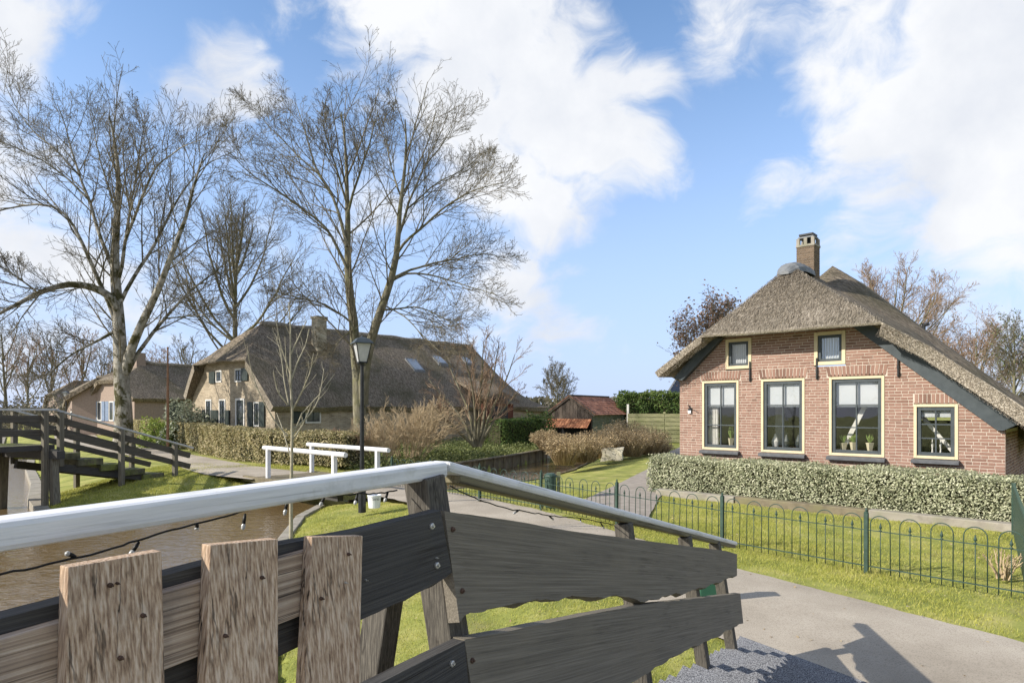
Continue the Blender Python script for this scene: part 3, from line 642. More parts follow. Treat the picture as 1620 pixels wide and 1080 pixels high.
# bolts and screws
def bolt(px, w, r, mat_, name='bolt'):
    s, z = rail_px(*px, w); p = RP(s, w, z); n = Vector((0, -1, 0))
    mb = MB(); mb.tube([p - n * .004, p + n * .003, p + n * .0045], [r, r, r * .75], 12); mb.tube([p + n * .002, p + n * .009], [r * .5, r * .42], 6)
    mb.build(name, mat_, bridge)
for px in ((683, 832), (691, 894), (715, 1049)): bolt(px, .089, .0085, M['steel'])
for px in ((716, 837), (731, 934), (747, 1044)): bolt(px, .089, .0075, M['rusty'])
for px in ((578, 917), (546, 921), (690, 882)): bolt(px, .089 if px[0] > 575 else .139, .0022, M['steel'], 'nail')
for px in ((174, 925), (185, 922), (226, 973), (190, 1040), (414, 913), (356, 1005), (551, 876), (508, 946)): bolt(px, .139, .0035 if px[0] != 185 else .002, M['rusty'], 'screw')
# ramp and deck boards, gritted, each lapped over the next
RAMP = .87 / 4.15
def deck_z(s): return .87 if s < 0 else .87 - RAMP * s
sk = math.tan(R(28)); k = 0
s = -2.4
while s < 4.15:
    w0, w1 = -.06, 1.95; bw = .165; z0 = deck_z(s); z1 = deck_z(s + bw); lip = .050 if s > 0 else .008
    j = rng.normal(0, .01)
    a0, b0 = (s + .1 + sk * (0 if s < 0 else 0) , s + .1 + bw - .006)
    sh0 = 0 if s < 0 else -sk * (w1 - w0)
    mb = MB(); wl = w0 + j + .12
    mb.quad_box([(a0, -w1, z0 - .05), (b0, -w1, z1 - .05), (b0, -wl, z1 - .05), (a0, -wl, z0 - .05),
                 (a0, -w1, z0 - lip * .2), (b0, -w1, z1 + lip), (b0, -wl, z1 + lip), (a0, -wl, z0 - lip * .2)])
    if s >= 0:
        mb.v = [(x + sk * (y + w0), y, z) for x, y, z in mb.v]
    mb.build('deck_board', M['deckgrit'], bridge, bevel=.003); s += bw
for w in (.15, .95, 1.8):
    mb = MB(); mb.bar((-2.4, -w, .74), (0, -w, .74), .12, .16); mb.bar((0, -w, .74), (2.4, -w, .24), .12, .16); mb.build('stringer', M['dark_x'], bridge, bevel=.005)
# the far side of the bridge deck also carries a railing, out of view behind the viewer: only its base beam is built
ab = MB(); ab.bar((-1.2, .9, -.22), (1.0, 1.15, -.22), .5, .75); ab.build('abutment', M['kerb'], bridge, bevel=.02)
# string of lights under the handrail
cordpx = [(-40, 915), (60, 897), (105, 885), (160, 873), (214, 857), (255, 842), (310, 828), (375, 812), (402, 804), (450, 787), (486, 788), (510, 785), (560, 781), (590, 781), (628, 775)]
cord2 = [(712, 768), (735, 780), (762, 792), (800, 803), (830, 809), (870, 815), (905, 818), (935, 822), (970, 830), (1000, 838)]
sl = thing('string_light', 'black cable of small clear bulbs strung under the white handrail', 'string lights', (BO[0], BO[1], 0), math.atan2(BE[1], BE[0]))
def cord_pts(px, w=-.045):
    out = []
    for i, (x, y) in enumerate(px):
        s, z = rail_px(x, y, w); out.append(RP(s, w, z))
    q = resample(np.array([tuple(p) for p in out]), 60); q[1:-1] += rng.normal(0, .0012, q[1:-1].shape); return [Vector(p) for p in q]
for px in (cordpx, cord2):
    q = cord_pts(px); MB().tube(q, .0022, 6).build('cable', M['rubber'], sl, smooth=True)
def bulb(px0, px1):
    a = rail_px(*px0, -.045); b = rail_px(*px1, -.045); a = RP(a[0], -.045, a[1]); b = RP(b[0], -.045, b[1]); d = (b - a)
    m = a + d * .62
    MB().tube([a, a + d * .3, m], [.0022, .0036, .0036], 8).build('bulb_holder', M['rubber'], sl, smooth=True)
    MB().tube([m, m + d * .1, a + d * .9, b], [.0030, .0044, .0040, .0012], 8).build('bulb', M['glow'], sl, smooth=True)
for a, b in (((220, 857), (205, 879)), ((120, 880), (103, 874)), ((388, 812), (384, 838)), ((455, 790), (450, 815)), ((312, 828), (311, 838)), ((514, 785), (506, 800)), ((566, 781), (561, 798)), ((614, 777), (608, 794)),
             ((762, 792), (755, 790)), ((822, 806), (812, 812)), ((868, 815), (876, 822)), ((918, 819), (919, 826)), ((950, 826), (956, 836))): bulb(a, b)

# ------------------------------------------------------------------ brick farmhouse on the right
hc, hs_ = .728 / math.hypot(.728, .686), .686 / math.hypot(.728, .686)
HR = -math.atan2(hs_, hc)
house = thing('brick_farmhouse', 'red brick farmhouse with grey thatched roof and cream framed windows', 'house', (9.16, 11.74, 0), HR)
WALLP = [(0, 0), (0, 1.70), (-2.42, 3.76), (-5.62, 3.76), (-6.64, 2.80), (-6.64, 0)]
def xr(z):
    x1 = 0 if z <= 1.70 else -(z - 1.70) / (3.76 - 1.70) * 2.42
    x0 = -6.64 if z <= 2.80 else -6.64 + (z - 2.80) / .96 * 1.02
    return x0, x1
LW = [(-6.02, -5.08, 1.0, 2.70, 1), (-4.54, -3.56, 1.0, 2.70, 2), (-3.05, -1.98, 1.0, 2.70, 3), (-1.46, -.72, 1.02, 2.10, 4)]
UW = [(-5.41, -4.77, 2.97, 3.70), (-3.36, -2.72, 2.97, 3.70)]
OPEN = [w[:4] for w in LW] + UW
ARCH = [(-6.07, -5.03, 2.70, 2.9375), (-4.59, -3.51, 2.70, 2.9375), (-3.10, -1.93, 2.70, 2.9375), (-1.47, -.71, 2.10, 2.3125)]
def runs(z0, z1, holes):
    a = max(xr(z0)[0], xr(z1)[0]); b = min(xr(z0)[1], xr(z1)[1])
    if b - a < .05: return []
    cut = sorted([(h[0], h[1]) for h in holes if h[2] < z1 - .01 and h[3] > z0 + .01]); out = []; x = a
    for c0, c1 in cut:
        if c0 - x > .03: out.append((x, min(c0, b)))
        x = max(x, c1)
    if b - x > .03: out.append((x, b))
    return out
CH = .0625
wm = MB(); nrow = int(3.75 / CH)
for r in range(nrow):
    z0, z1 = r * CH, (r + 1) * CH
    for a, b in runs(z0, z1, OPEN): wm.box(a, b, 0.0, .24, z0, z1)
wm.prism([(.02, .02, 1.60), (-2.45, .02, 3.70), (-2.45, .02, 3.86), (-2.28, .02, 3.82), (.02, .02, 1.84)], (0, .2, 0)); wm.prism([(-6.62, .02, 2.74), (-6.62, .02, 2.95), (-5.75, .02, 3.86), (-2.45, .02, 3.86), (-2.45, .02, 3.74), (-5.6, .02, 3.74)], (0, .2, 0))
wm.box(-.24, 0, .24, 6.2, 0, 1.62); wm.box(-6.64, -6.40, .24, 6.2, 0, 2.75)
wall = wm.build('wall', M['mortar'], house)
# unit bricks in eight tints, shared
def unit_brick(t, nm):
    mb = MB(); b_ = .03
    mb.quad_box([(0, 0, 0), (1, 0, 0), (1, 1, 0), (0, 1, 0), (0, 0, 1), (1, 0, 1), (1, 1, 1), (0, 1, 1)], t)
    me = mb.mesh(nm, tint=True); me.materials.append(M['brick']); return me
BR = [unit_brick(t, 'brick') for t in (.05, .2, .33, .45, .55, .67, .8, .97)]
bricks = []     # (x0,x1,z0,z1,proud,shear)
for r in range(8, nrow):
    z0 = r * CH + .006; z1 = (r + 1) * CH - .006
    stretch = (r % 2 == 0) or z0 > 2.95
    for a, b in runs(z0, z1, OPEN + ARCH):
        Lb = .232 if stretch else .119
        x = a; first = True
        off = (.5 * Lb if (r // 2) % 2 else Lb) if stretch else .75 * Lb
        if z0 > 2.95: off = Lb * (.35 + .33 * (r % 3))
        # bond keyed to the wall, not to each run
        g = math.floor((a + 7) / Lb) * Lb - 7 + off - Lb
        edges = [a]; e = g
        while e < b - .03:
            if e > a + .03: edges.append(e)
            e += Lb * (1 + random.uniform(-.05, .05))
        edges.append(b)
        for e0, e1 in zip(edges[:-1], edges[1:]):
            if e1 - e0 > .028: bricks.append((e0 + .0055, e1 - .0055, z0, z1, random.uniform(.002, .0075)))
bricks.sort(key=lambda b: -b[0])
def tone(): return random.choices(range(8), (1, 2, 4, 7, 7, 5, 2, 1))[0]
for i, (x0, x1, z0, z1, p) in enumerate(bricks[:250]):
    o = bpy.data.objects.new('brick', BR[tone()]); C.objects.link(o); o.parent = wall
    o.location = (x0, -p, z0 + random.uniform(-.001, .001)); o.scale = (x1 - x0, .05, z1 - z0); o.rotation_euler = (0, random.uniform(-.006, .006), 0)
bm_ = MB()
for (x0, x1, z0, z1, p) in bricks[250:]:
    j = random.uniform(-.0012, .0012); bm_.box(x0, x1, -p, .05, z0 + j, z1 + j, (.05, .2, .33, .45, .55, .67, .8, .97)[tone()])
for r in range(6, int(1.62 / CH)):
    y = .12 * (r % 2); Lb = .235
    while y < 6: bm_.box(-.05, random.uniform(.002, .006), y + .006, y + Lb - .006, r * CH + .006, (r + 1) * CH - .006, random.random()); y += Lb
for y0, y1 in ((0.0, 0.112),):
    for r in range(7, 27): bm_.box(-.05, .0065, .004, .105, r * CH + .006, (r + 1) * CH - .006, random.random())
o = bm_.build('brickwork', M['brick'], wall, tint=True); o['kind'] = 'stuff'
for a, b, z0, z1 in ARCH:       # soldier courses over the openings
    n = max(9, round((b - a) / .077)); cx = (a + b) / 2; flat = z0 < 2.5
    for i in range(n):
        u0 = a + .02 + (b - a - .04) * i / n + .0075; u1 = a + .02 + (b - a - .04) * (i + 1) / n - .0075
        f = 0 if flat else .07
        t0, t1 = u0 + (u0 - cx) * f, u1 + (u1 - cx) * f
        mb = MB(); p = random.uniform(.003, .008); zz = z0 + .012
        zb = zz if flat else zz + .0
        mb.quad_box([(u0, -p, zb), (u1, -p, zb), (u1, .05, zb), (u0, .05, zb), (t0, -p, z1 - .008), (t1, -p, z1 - .008), (t1, .05, z1 - .008), (t0, .05, z1 - .008)], random.random())
        mb.build('arch_brick', M['brick'], wall, tint=True)
# windows
def frame_mb(x0, x1, z0, z1, t, y0, y1, bot=None):
    b = bot or t; mb = MB()
    mb.box(x0, x0 + t, y0, y1, z0, z1); mb.box(x1 - t, x1, y0, y1, z0, z1); mb.box(x0 + t, x1 - t, y0, y1, z1 - t, z1); mb.box(x0 + t, x1 - t, y0, y1, z0, z0 + b); return mb
def window(x0, x1, z0, z1, cols, rows, parent, sill=True, cm=None, sm=None, ct=.054, stt=.07, glass=None):
    w = frame_mb(x0, x1, z0, z1, ct, -.018, .10).build('window', cm or M['cream'], parent, bevel=.004)
    a, b, c, d = x0 + ct, x1 - ct, z0 + ct, z1 - ct
    frame_mb(a, b, c, d, stt, .012, .07).build('sash', sm or M['slate'], w, bevel=.004)
    a, b, c, d = a + stt, b - stt, c + stt, d - stt
    for i in range(1, cols):
        x = a + (b - a) * i / cols; MB().box(x - .013, x + .013, .022, .06, c, d).build('glazing_bar', sm or M['slate'], w)
    for i in range(1, rows):
        z = c + (d - c) * i / rows; MB().box(a, b, .024, .058, z - .012, z + .012).build('glazing_bar', sm or M['slate'], w)
    for i in range(cols):
        for j in range(rows):
            xa = a + (b - a) * i / cols + .002; xb = a + (b - a) * (i + 1) / cols - .002; za = c + (d - c) * j / rows + .002; zb = c + (d - c) * (j + 1) / rows - .002
            MB().box(xa, xb, .040, .046, za, zb).build('pane', glass or M['glass'], w)
    if sill: MB().quad_box([(x0 - .03, -.13, z0 - .095), (x1 + .03, -.13, z0 - .095), (x1 + .03, .02, z0 - .095), (x0 - .03, .02, z0 - .095), (x0 - .03, -.13, z0 - .03), (x1 + .03, -.13, z0 - .03), (x1 + .03, .02, z0 - .008), (x0 - .03, .02, z0 - .008)]).build('sill', M['sill'], w, bevel=.006)
    return (a, b, c, d, w)
def plant(x, z, kind, par):
    MB().lathe((x, .22, z), [(.045, 0), (.075, .16), (.080, .16), (.080, .18), (.06, .18)], 4 if kind else 10).build('plant_pot', M['pot'], par)
    mb = MB(); rg = random.Random(int(x * 100))
    for i in range(14 if kind != 2 else 9):
        a = rg.uniform(0, 6.28); h = rg.uniform(.10, .2) if kind != 2 else rg.uniform(.2, .32); s_ = rg.uniform(.03, .10)
        p0 = Vector((x, .22, z + .17)); p2 = p0 + Vector((math.cos(a) * s_, math.sin(a) * s_ * .7, h)); p1 = p0.lerp(p2, .5) + Vector((math.cos(a) * .02, 0, .03))
        mb.tube([p0, p1, p2], [.007, .016, .002], 4)
    mb.build('pot_plant', M['leafgreen'], par)
for x0, x1, z0, z1, k in LW:
    a, b, c, d, w = window(x0, x1, z0, z1, 2, 3, house)
    drop = .37 if k < 4 else .16
    MB().box(a - .05, b + .05, .10, .107, d - (d - c) * drop, d + .05).build('blind', M['blind'], w)
    if k == 1:
        mb = MB()
        for i in range(12): mb.box(a - .04 + i * .022, a - .04 + i * .022 + .018, .14 + .012 * (i % 2), .155 + .012 * (i % 2), c, d)
        mb.build('curtain', M['curtain'], w)
        plant(a + .17, c - .02, 1, w); plant(a + .52, c - .02, 2, w)
    if k == 3:
        plant(a + .62, c - .02, 1, w); plant(a + .30, c - .02, 1, w); plant(a + .10, c - .04, 1, w)
        MB().bar((a + .02, .30, c - .1), (a + .62, .36, d - .25), .09, .09).build('beam', M['white_wall'], w)
    if k == 4: MB().bar((b + .05, .30, c - .05), (a - .12, .36, d - .02), .07, .07).build('beam', M['white_wall'], w); [MB().lathe((a + q, .2, c - .02), [(.02, 0), (.012, .08), (.022, .16), (.010, .24), (.004, .30)], 8).build('candlestick', M['white_wall'], w) for q in (.16, .30)]
    if k == 2:
        mb = MB(); mb.lathe((a + .10, .28, c), [(.07, 0), (.09, .12), (.03, .25), (.02, .3)], 10); mb.build('vase', M['white_wall'], w)
        for q in (.35, .62): MB().lathe((a + q, .3, c - .02), [(.06, 0), (.075, .15), (.02, .3), (.03, .36)], 10).build('vase', M['far_glass'], w)
        MB().box(a - .1, a + .12, .8, .83, c, d).build('curtain', M['curtain'], w)
for x0, x1, z0, z1 in UW:
    a, b, c, d, w = window(x0, x1, z0, z1, 1, 1, house, sill=False, ct=.075, stt=.062)
    mb = MB()
    for i in range(16): mb.box(a - .02 + i * .027, a - .02 + i * .027 + .025, .12 + .014 * (i % 2), .13 + .014 * (i % 2), c - .02, d + .02)
    mb.build('curtain', M['blind'], w)
# room behind the windows
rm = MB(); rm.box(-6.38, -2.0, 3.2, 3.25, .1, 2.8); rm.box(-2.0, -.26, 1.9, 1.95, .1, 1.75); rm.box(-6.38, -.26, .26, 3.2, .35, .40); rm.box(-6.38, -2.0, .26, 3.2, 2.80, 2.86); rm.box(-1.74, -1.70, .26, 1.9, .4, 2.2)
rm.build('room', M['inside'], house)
MB().box(-5.2, -2.3, 1.6, 2.4, 1.02, 1.07).build('table', mat('table_wood', [(.18, .08, .035, 1), (.28, .13, .06, 1)], 5, .5, 0), house)
for x in (-1.73, -3.30, -4.80):  # wall anchors
    mb = MB(); mb.bar((x, -.03, 2.66), (x, -.03, 3.13), .028, .03, (0, 1, 0)); mb.tube([(x, -.03, 2.66), (x + .015, -.045, 2.70), (x + .02, -.05, 2.76)], .012, 6); mb.box(x - .02, x + .02, -.05, -.005, 2.83, 2.88); mb.build('wall_anchor', M['black'], house)
# roof: hip in front, long slope on the right
def soften(P, amp, fr, rg):
    ph = rg.uniform(0, 6, 6); x, y, z = P[:, 0], P[:, 1], P[:, 2]
    return amp * (np.sin(x * fr + ph[0] + np.sin(y * fr * .7 + ph[1])) + np.sin(y * fr * 1.7 + z * fr * 1.3 + ph[2]) * .7 + np.sin(x * fr * 2.9 + z * fr * 2.1 + ph[3]) * .4) + rg.normal(0, amp * .15, len(P))
def patch(rows, nu, nv):
    """rows: list of polylines (same length) -> bilinear grid"""
    Rw = np.array([resample(r, nu) for r in rows])     # (m,nu,3)
    m = len(Rw); t = np.linspace(0, m - 1, nv); i = np.clip(t.astype(int), 0, m - 2); f = (t - i)[:, None, None]
    G = Rw[i] * (1 - f) + Rw[i + 1] * f
    v = G.reshape(-1, 3); q = (np.arange(nv - 1)[:, None] * nu + np.arange(nu - 1)[None]).ravel()
    return v, np.stack([q, q + 1, q + nu + 1, q + nu], 1)
def roof_mesh(name, patches, thick, mat_, parent, amp=.012, fr=2.6, seed=1, rim=None, thin=None):
    rg = np.random.default_rng(seed); vs, fs, off = [], [], 0
    for rows, nu, nv in patches:
        v, f = patch(rows, nu, nv); vs.append(v); fs.append(f + off); off += len(v)
    V = np.concatenate(vs); F = np.concatenate(fs)
    # weld
    key = np.round(V, 3); u, inv = np.unique(key, axis=0, return_inverse=True); inv = inv.ravel(); V = u; F = inv[F]
    V = V.copy(); V[:, 2] += soften(V, amp, fr, rg)
    tri = [tuple(dict.fromkeys(f)) for f in F.tolist()]; tri = [f for f in tri if len(f) > 2]
    me = bpy.data.meshes.new(name); me.from_pydata(V.tolist(), [], tri); me.polygons.foreach_set('use_smooth', [True] * len(tri)); me.update()
    import bmesh
    b = bmesh.new(); b.from_mesh(me); bmesh.ops.remove_doubles(b, verts=b.verts, dist=.004); bmesh.ops.recalc_face_normals(b, faces=b.faces)
    up = sum(f.normal.z * f.calc_area() for f in b.faces)
    if up < 0: bmesh.ops.reverse_faces(b, faces=b.faces)
    b.to_mesh(me); b.free()
    o = add(name, me, mat_, parent)
    s_ = o.modifiers.new('thickness', 'SOLIDIFY'); s_.thickness = thick; s_.offset = -1; s_.use_even_offset = False
    if rim: o.data.materials.append(rim); s_.material_offset_rim = 1
    if thin:
        vg = o.vertex_groups.new(name='thick'); s_.vertex_group = 'thick'; s_.thickness_vertex_group = .0
        for i_, v_ in enumerate(me.vertices): vg.add([i_], thin(v_.co), 'REPLACE')
    es = o.modifiers.new('split', 'EDGE_SPLIT'); es.split_angle = R(50)
    return o
A = (-4.4, 1.45, 5.56)
HL = (-5.74, -.66, 3.76); HRt = (-1.86, -.66, 3.72)
front_r = [(.62, -.42, 1.74), (-1.09, -.42, 3.22), HRt, A]
def back_r(y, zr): return [(.62, y, 1.62), (-.6, y, 2.52), (-2.0, y, 3.80 + (zr - 5.56) * .3), (-4.4, y, zr)]
front_l = [(-7.10, -.46, 2.96), HL, A]
def back_l(y, zr): return [(-7.12, y, 2.98), (-5.95, y, 4.12), (-4.4, y, zr)]
def rr(poly, n=13):      # resample keeping the corner points
    out = []
    for a_, b_ in zip(poly[:-1], poly[1:]): out += [tuple(np.array(a_) + (np.array(b_) - np.array(a_)) * i / n) for i in range(n)]
    return out + [poly[-1]]
def patch_rows(rows, n, nv):
    rows = [rr(r, n) for r in rows]; return rows
class Rows: pass
def grid(rows, n, nv):
    Rw = np.array([rr(r, n) for r in rows]); m = len(Rw); t = np.linspace(0, m - 1, nv); i = np.clip(t.astype(int), 0, m - 2); f = (t - i)[:, None, None]
    G = Rw[i] * (1 - f) + Rw[i + 1] * f; nu = G.shape[1]; v = G.reshape(-1, 3); q = (np.arange(nv - 1)[:, None] * nu + np.arange(nu - 1)[None]).ravel()
    return v, np.stack([q, q + 1, q + nu + 1, q + nu], 1)
def patch(rows, nu, nv): return grid(rows, nu, nv)
side_roof = roof_mesh('side_slope', [([front_r, back_r(3.2, 5.60), back_r(6.25, 5.66)], 12, 41)], .25, M['thatch_old'], house, .010, 2.0, 3, M['reed_cut'], lambda c: (.16 + .84 * min(1, max(0, (c.y + .66) / .9))) if (c.z > 3.65 and c.x < -1.84) else 1.0)
roof = roof_mesh('roof', [([front_l, back_l(3.2, 5.60), back_l(6.25, 5.66)], 16, 31),
                          ([[HL, (-3.9, -.67, 3.74), HRt], [A, A, A]], 26, 25)], .31, M['thatch'], house, .010, 2.0, 3, M['reed_cut'], lambda c: (.16 + .84 * min(1, max(0, (c.y + .66) / .9))) if (c.z > 3.5 and -5.76 < c.x < -1.84) else (.5 if (c.x < -5.7 and c.y < .3) else 1.0))
# raised rear part of the roof
rear = [([[(.64, 2.2, 1.30), (-1.9, 2.4, 3.40), (-3.85, 3.1, 5.10), (-4.35, 3.6, 5.45)], [(.66, 4.6, 1.56), (-1.9, 4.6, 3.86), (-3.75, 4.6, 5.62), (-4.38, 4.75, 6.10)], [(.66, 6.3, 1.30), (-1.9, 6.3, 3.80), (-3.8, 6.3, 5.62), (-4.45, 6.3, 6.10)]], 12, 31),
        ([[(-7.1, 2.2, 2.80), (-5.0, 3.1, 5.10), (-4.35, 3.6, 5.45)], [(-7.1, 4.6, 3.06), (-5.0, 4.6, 5.66), (-4.38, 4.75, 6.10)], [(-7.1, 6.3, 3.08), (-5.0, 6.3, 5.64), (-4.45, 6.3, 6.10)]], 12, 21)]
r2 = roof_mesh('rear_roof', rear, .31, M['thatch_old'], house, .016, 2.6, 5, M['thatch_old'])
# loose reed ends along the eaves, the verge and over the hip
def reeds(name, P, D, ln, wd, rg, parent, mat_):
    n = len(P); D = D + rg.normal(0, .16, D.shape); D /= np.linalg.norm(D, axis=1, keepdims=True)
    s_ = np.cross(D, rg.normal(size=(n, 3))); s_ /= np.linalg.norm(s_, axis=1, keepdims=True); l = ln * rg.uniform(.5, 1.3, (n, 1))
    a = P - s_ * wd; b = P + s_ * wd; c = P + D * l + s_ * wd * .6; d = P + D * l - s_ * wd * .6
    o = add(name, np_mesh(name, np.stack([a, b, c, d], 1).reshape(-1, 3), [np.arange(4 * n).reshape(n, 4)], tint=rg.random(n)), mat_, parent); o['kind'] = 'stuff'; return o
rg = np.random.default_rng(4); Ps, Ds = [], []
n = 16000; u = rg.random(n); v = rg.random(n) ** 1.1       # hip face
e0 = np.array(HL) + (np.array(HRt) - np.array(HL)) * u[:, None]; p = e0 * (1 - v[:, None]) + np.array(A) * v[:, None]
nh = np.array([0, -.66, .75]); dh = np.array([0, -.75, -.66]); Ps.append(p + nh * .012 - dh * .1); Ds.append(np.tile(dh, (n, 1)) + nh * .10)
n = 7000; u = rg.random(n); pl = np.array([resample(front_r[:3], 200)[int(k * 199)] for k in u]); q = rg.random(n)     # right verge
dn = np.array([.52, 0, .85]); Ps.append(pl - dn * (q[:, None] * .29) + np.array([0, .0, .0])); Ds.append(np.tile(np.array([.25, -.9, -.3]), (n, 1)))
n = 2200; u = rg.random(n); pl = np.array([resample(front_l[:2], 200)[int(k * 199)] for k in u]); q = rg.random(n)
dn = np.array([-.62, 0, .78]); Ps.append(pl - dn * (q[:, None] * .29)); Ds.append(np.tile(np.array([-.25, -.9, -.3]), (n, 1)))
lens = np.concatenate([np.full(16000, .10), np.full(7000, .035), np.full(2200, .03)])[:, None]
reeds('reed_ends', np.concatenate(Ps), np.concatenate(Ds), lens, .0028, rg, roof, M['reed'])
# barge boards
mb = MB(); mb.prism([(-2.56, -.10, 3.745), (-.10, -.10, 1.60), (-.02, -.10, 1.60), (.26, -.10, 1.76), (-2.12, -.10, 3.80), (-2.5, -.10, 3.80)], (0, .085, 0)); mb.build('barge_board', M['slate'], house, bevel=.004)
mb = MB(); mb.prism([(-5.44, -.16, 3.72), (-6.50, -.16, 2.72), (-6.74, -.16, 2.80), (-5.74, -.16, 3.76)], (0, .145, 0)); mb.build('barge_board', M['slate'], house, bevel=.004)
# chimney
cm = MB(); cm.box(-4.615, -4.185, 2.555, 2.985, 5.2, 6.27); ch = cm.build('chimney', M['mortar'], house)
cb = MB()
for r in range(16):
    z = 5.25 + r * .0635
    for side in range(4):
        off = (r % 2) * .11
        xs = np.unique(np.clip(np.array([0, .22, .44, .66]) - off, 0, .44))
        for a_, b_ in zip(xs[:-1], xs[1:]):
            if side == 0: cb.box(-4.62 + a_ + .004, -4.62 + b_ - .004, 2.546, 2.60, z + .005, z + .058, random.random() * .5)
            elif side == 1: cb.box(-4.24, -4.176, 2.55 + a_ + .004, 2.55 + b_ - .004, z + .005, z + .058, random.random() * .5)
            elif side == 2: cb.box(-4.624, -4.56, 2.55 + a_ + .004, 2.55 + b_ - .004, z + .005, z + .058, random.random() * .5)
o = cb.build('chimney_brick', M['brick_brown'], ch, tint=True); o['kind'] = 'stuff'
MB().box(-4.64, -4.16, 2.53, 3.01, 6.27, 6.33).build('chimney_collar', M['kerb'], ch, bevel=.01)
for x, y in ((-4.585, 2.585), (-4.215, 2.585), (-4.585, 2.955), (-4.215, 2.955)): MB().box(x - .04, x + .04, y - .04, y + .04, 6.332, 6.50).build('chimney_pillar', M['kerb'], ch)
MB().box(-4.44, -4.36, 2.55, 2.60, 6.332, 6.50).build('chimney_pillar', M['kerb'], ch)
MB().box(-4.60, -4.20, 2.57, 2.97, 6.502, 6.545).build('chimney_cap', M['lead'], ch, bevel=.008)
MB().box(-4.58, -4.22, 2.59, 2.95, 6.57, 6.625).build('chimney_cowl', M['black'], ch, bevel=.01)
MB().box(-4.5, -4.3, 2.67, 2.87, 6.33, 6.57).build('flue', M['black'], ch)
# lead ridge cap over the hip point
mb = MB(); K = 7; Lr = 5
for i in range(Lr + 1):
    for j in range(K + 1):
        a_ = math.pi * j / K; t = i / Lr; rx = .33 * (1 - .25 * (t - .5) ** 2); y = 1.08 + 1.3 * t
        sh = math.sin(min(1, t * 2.2 + .18) * math.pi / 2)
        mb.v.append((-4.4 + rx * sh * math.cos(a_), y, 5.40 + .02 * t + (.27 * sh * math.sin(a_) ** .9) - .12 * (1 - sh)))
for i in range(Lr):
    for j in range(K): b_ = i * (K + 1) + j; mb.f.append((b_, b_ + 1, b_ + K + 2, b_ + K + 1)); mb.t.append(.5)
mb.f += [tuple(range(K + 1)), tuple(range(Lr * (K + 1), (Lr + 1) * (K + 1)))[::-1]]; mb.t += [.5, .5]
rc = mb.build('ridge_cap', M['lead'], house); s_ = rc.modifiers.new('t', 'SOLIDIFY'); s_.thickness = .02
for i in (1, 3):
    pts = [Vector(mb.v[i * (K + 1) + j]) + Vector((0, 0, .012)) for j in range(K + 1)]
    MB().tube(pts, .016, 6).build('seam', M['lead'], rc)
# little bracket lamp on the wall and stove pipe on the far slope
mb = MB(); mb.box(-6.40, -6.30, -.03, -.006, 1.93, 2.02); mb.tube([(-6.35, -.03, 2.0), (-6.30, -.12, 2.05), (-6.20, -.16, 2.01)], .010, 6); mb.tube([(-6.36, -.03, 2.05), (-6.38, -.05, 2.13)], [.02, .004], 6)
mb.build('wall_lamp', M['black'], house); MB().box(-6.39, -6.31, -.05, -.031, 1.90, 1.965).build('lamp_glass', M['bucket'], house)
mb = MB(); mb.tube([(-2.3, 5.6, 4.0), (-2.3, 5.6, 4.36)], .05, 8); mb.tube([(-2.3, 5.6, 4.30), (-2.18, 5.55, 4.33)], .05, 8); mb.build('vent_pipe', M['black'], house)

# variegated hedge along the house front, kerb, lawn fence
def wl(x, y): return (9.16 + hc * x + hs_ * y, 11.74 - hs_ * x + hc * y)     # house frame -> world
def vt(q, rg):
    t = np.clip(rg.normal(.60, .24, len(q)), 0, 1); d = np.sin(q[:, 0] * 3.1 + q[:, 2] * 4) * np.sin(q[:, 1] * 2.7 + 1) ; e = np.sin(q[:, 0] * 1.3 + 2) * np.sin(q[:, 1] * 1.1 + q[:, 2] * 2); return np.clip(t - .13 * (d > .45) - .10 * (e > .5) - .2 * (rg.random(len(q)) < .12), 0, 1)
hedge('variegated_hedge', 'clipped cream and green variegated hedge under the farmhouse windows', [wl(-6.7, -.95), wl(1.6, -.95)], .95, .84, 64000, .0235, M['varieg'], 3, lump=.085, tintf=vt)
x = -6.3
for ln in (1.9, 2.55, 2.3, 1.7):
    mb = MB(); x0, x1 = x, x + ln - .03; j = random.uniform(-.03, .03)
    mb.quad_box([(*wl(x0, -1.78 + j), -.05), (*wl(x1, -1.75), -.05), (*wl(x1, -1.52), -.05), (*wl(x0, -1.55 + j), -.05), (*wl(x0, -1.78 + j), .14), (*wl(x1, -1.75), .13), (*wl(x1, -1.52), .13), (*wl(x0, -1.55 + j), .14)])
    mb.v = [tuple(v) for v in mb.v]; b0 = Vector((*wl(x0, -1.65), 0)); mb.v = [tuple(Vector(v) - b0) for v in mb.v]
    o = mb.build('sleeper', M['kerb'] if ln != 2.55 else M['revet'], bevel=.02); o.location = b0
    tag(o, {1.9: 'pale timber sleeper edging the hedge beside the driveway', 2.55: 'long brown sleeper edging the middle of the variegated hedge', 2.3: 'grey sleeper edging the right half of the hedge', 1.7: 'sleeper edging the hedge end by the picket fence'}[ln], 'sleeper', 'sleepers along the hedge')
    x += ln

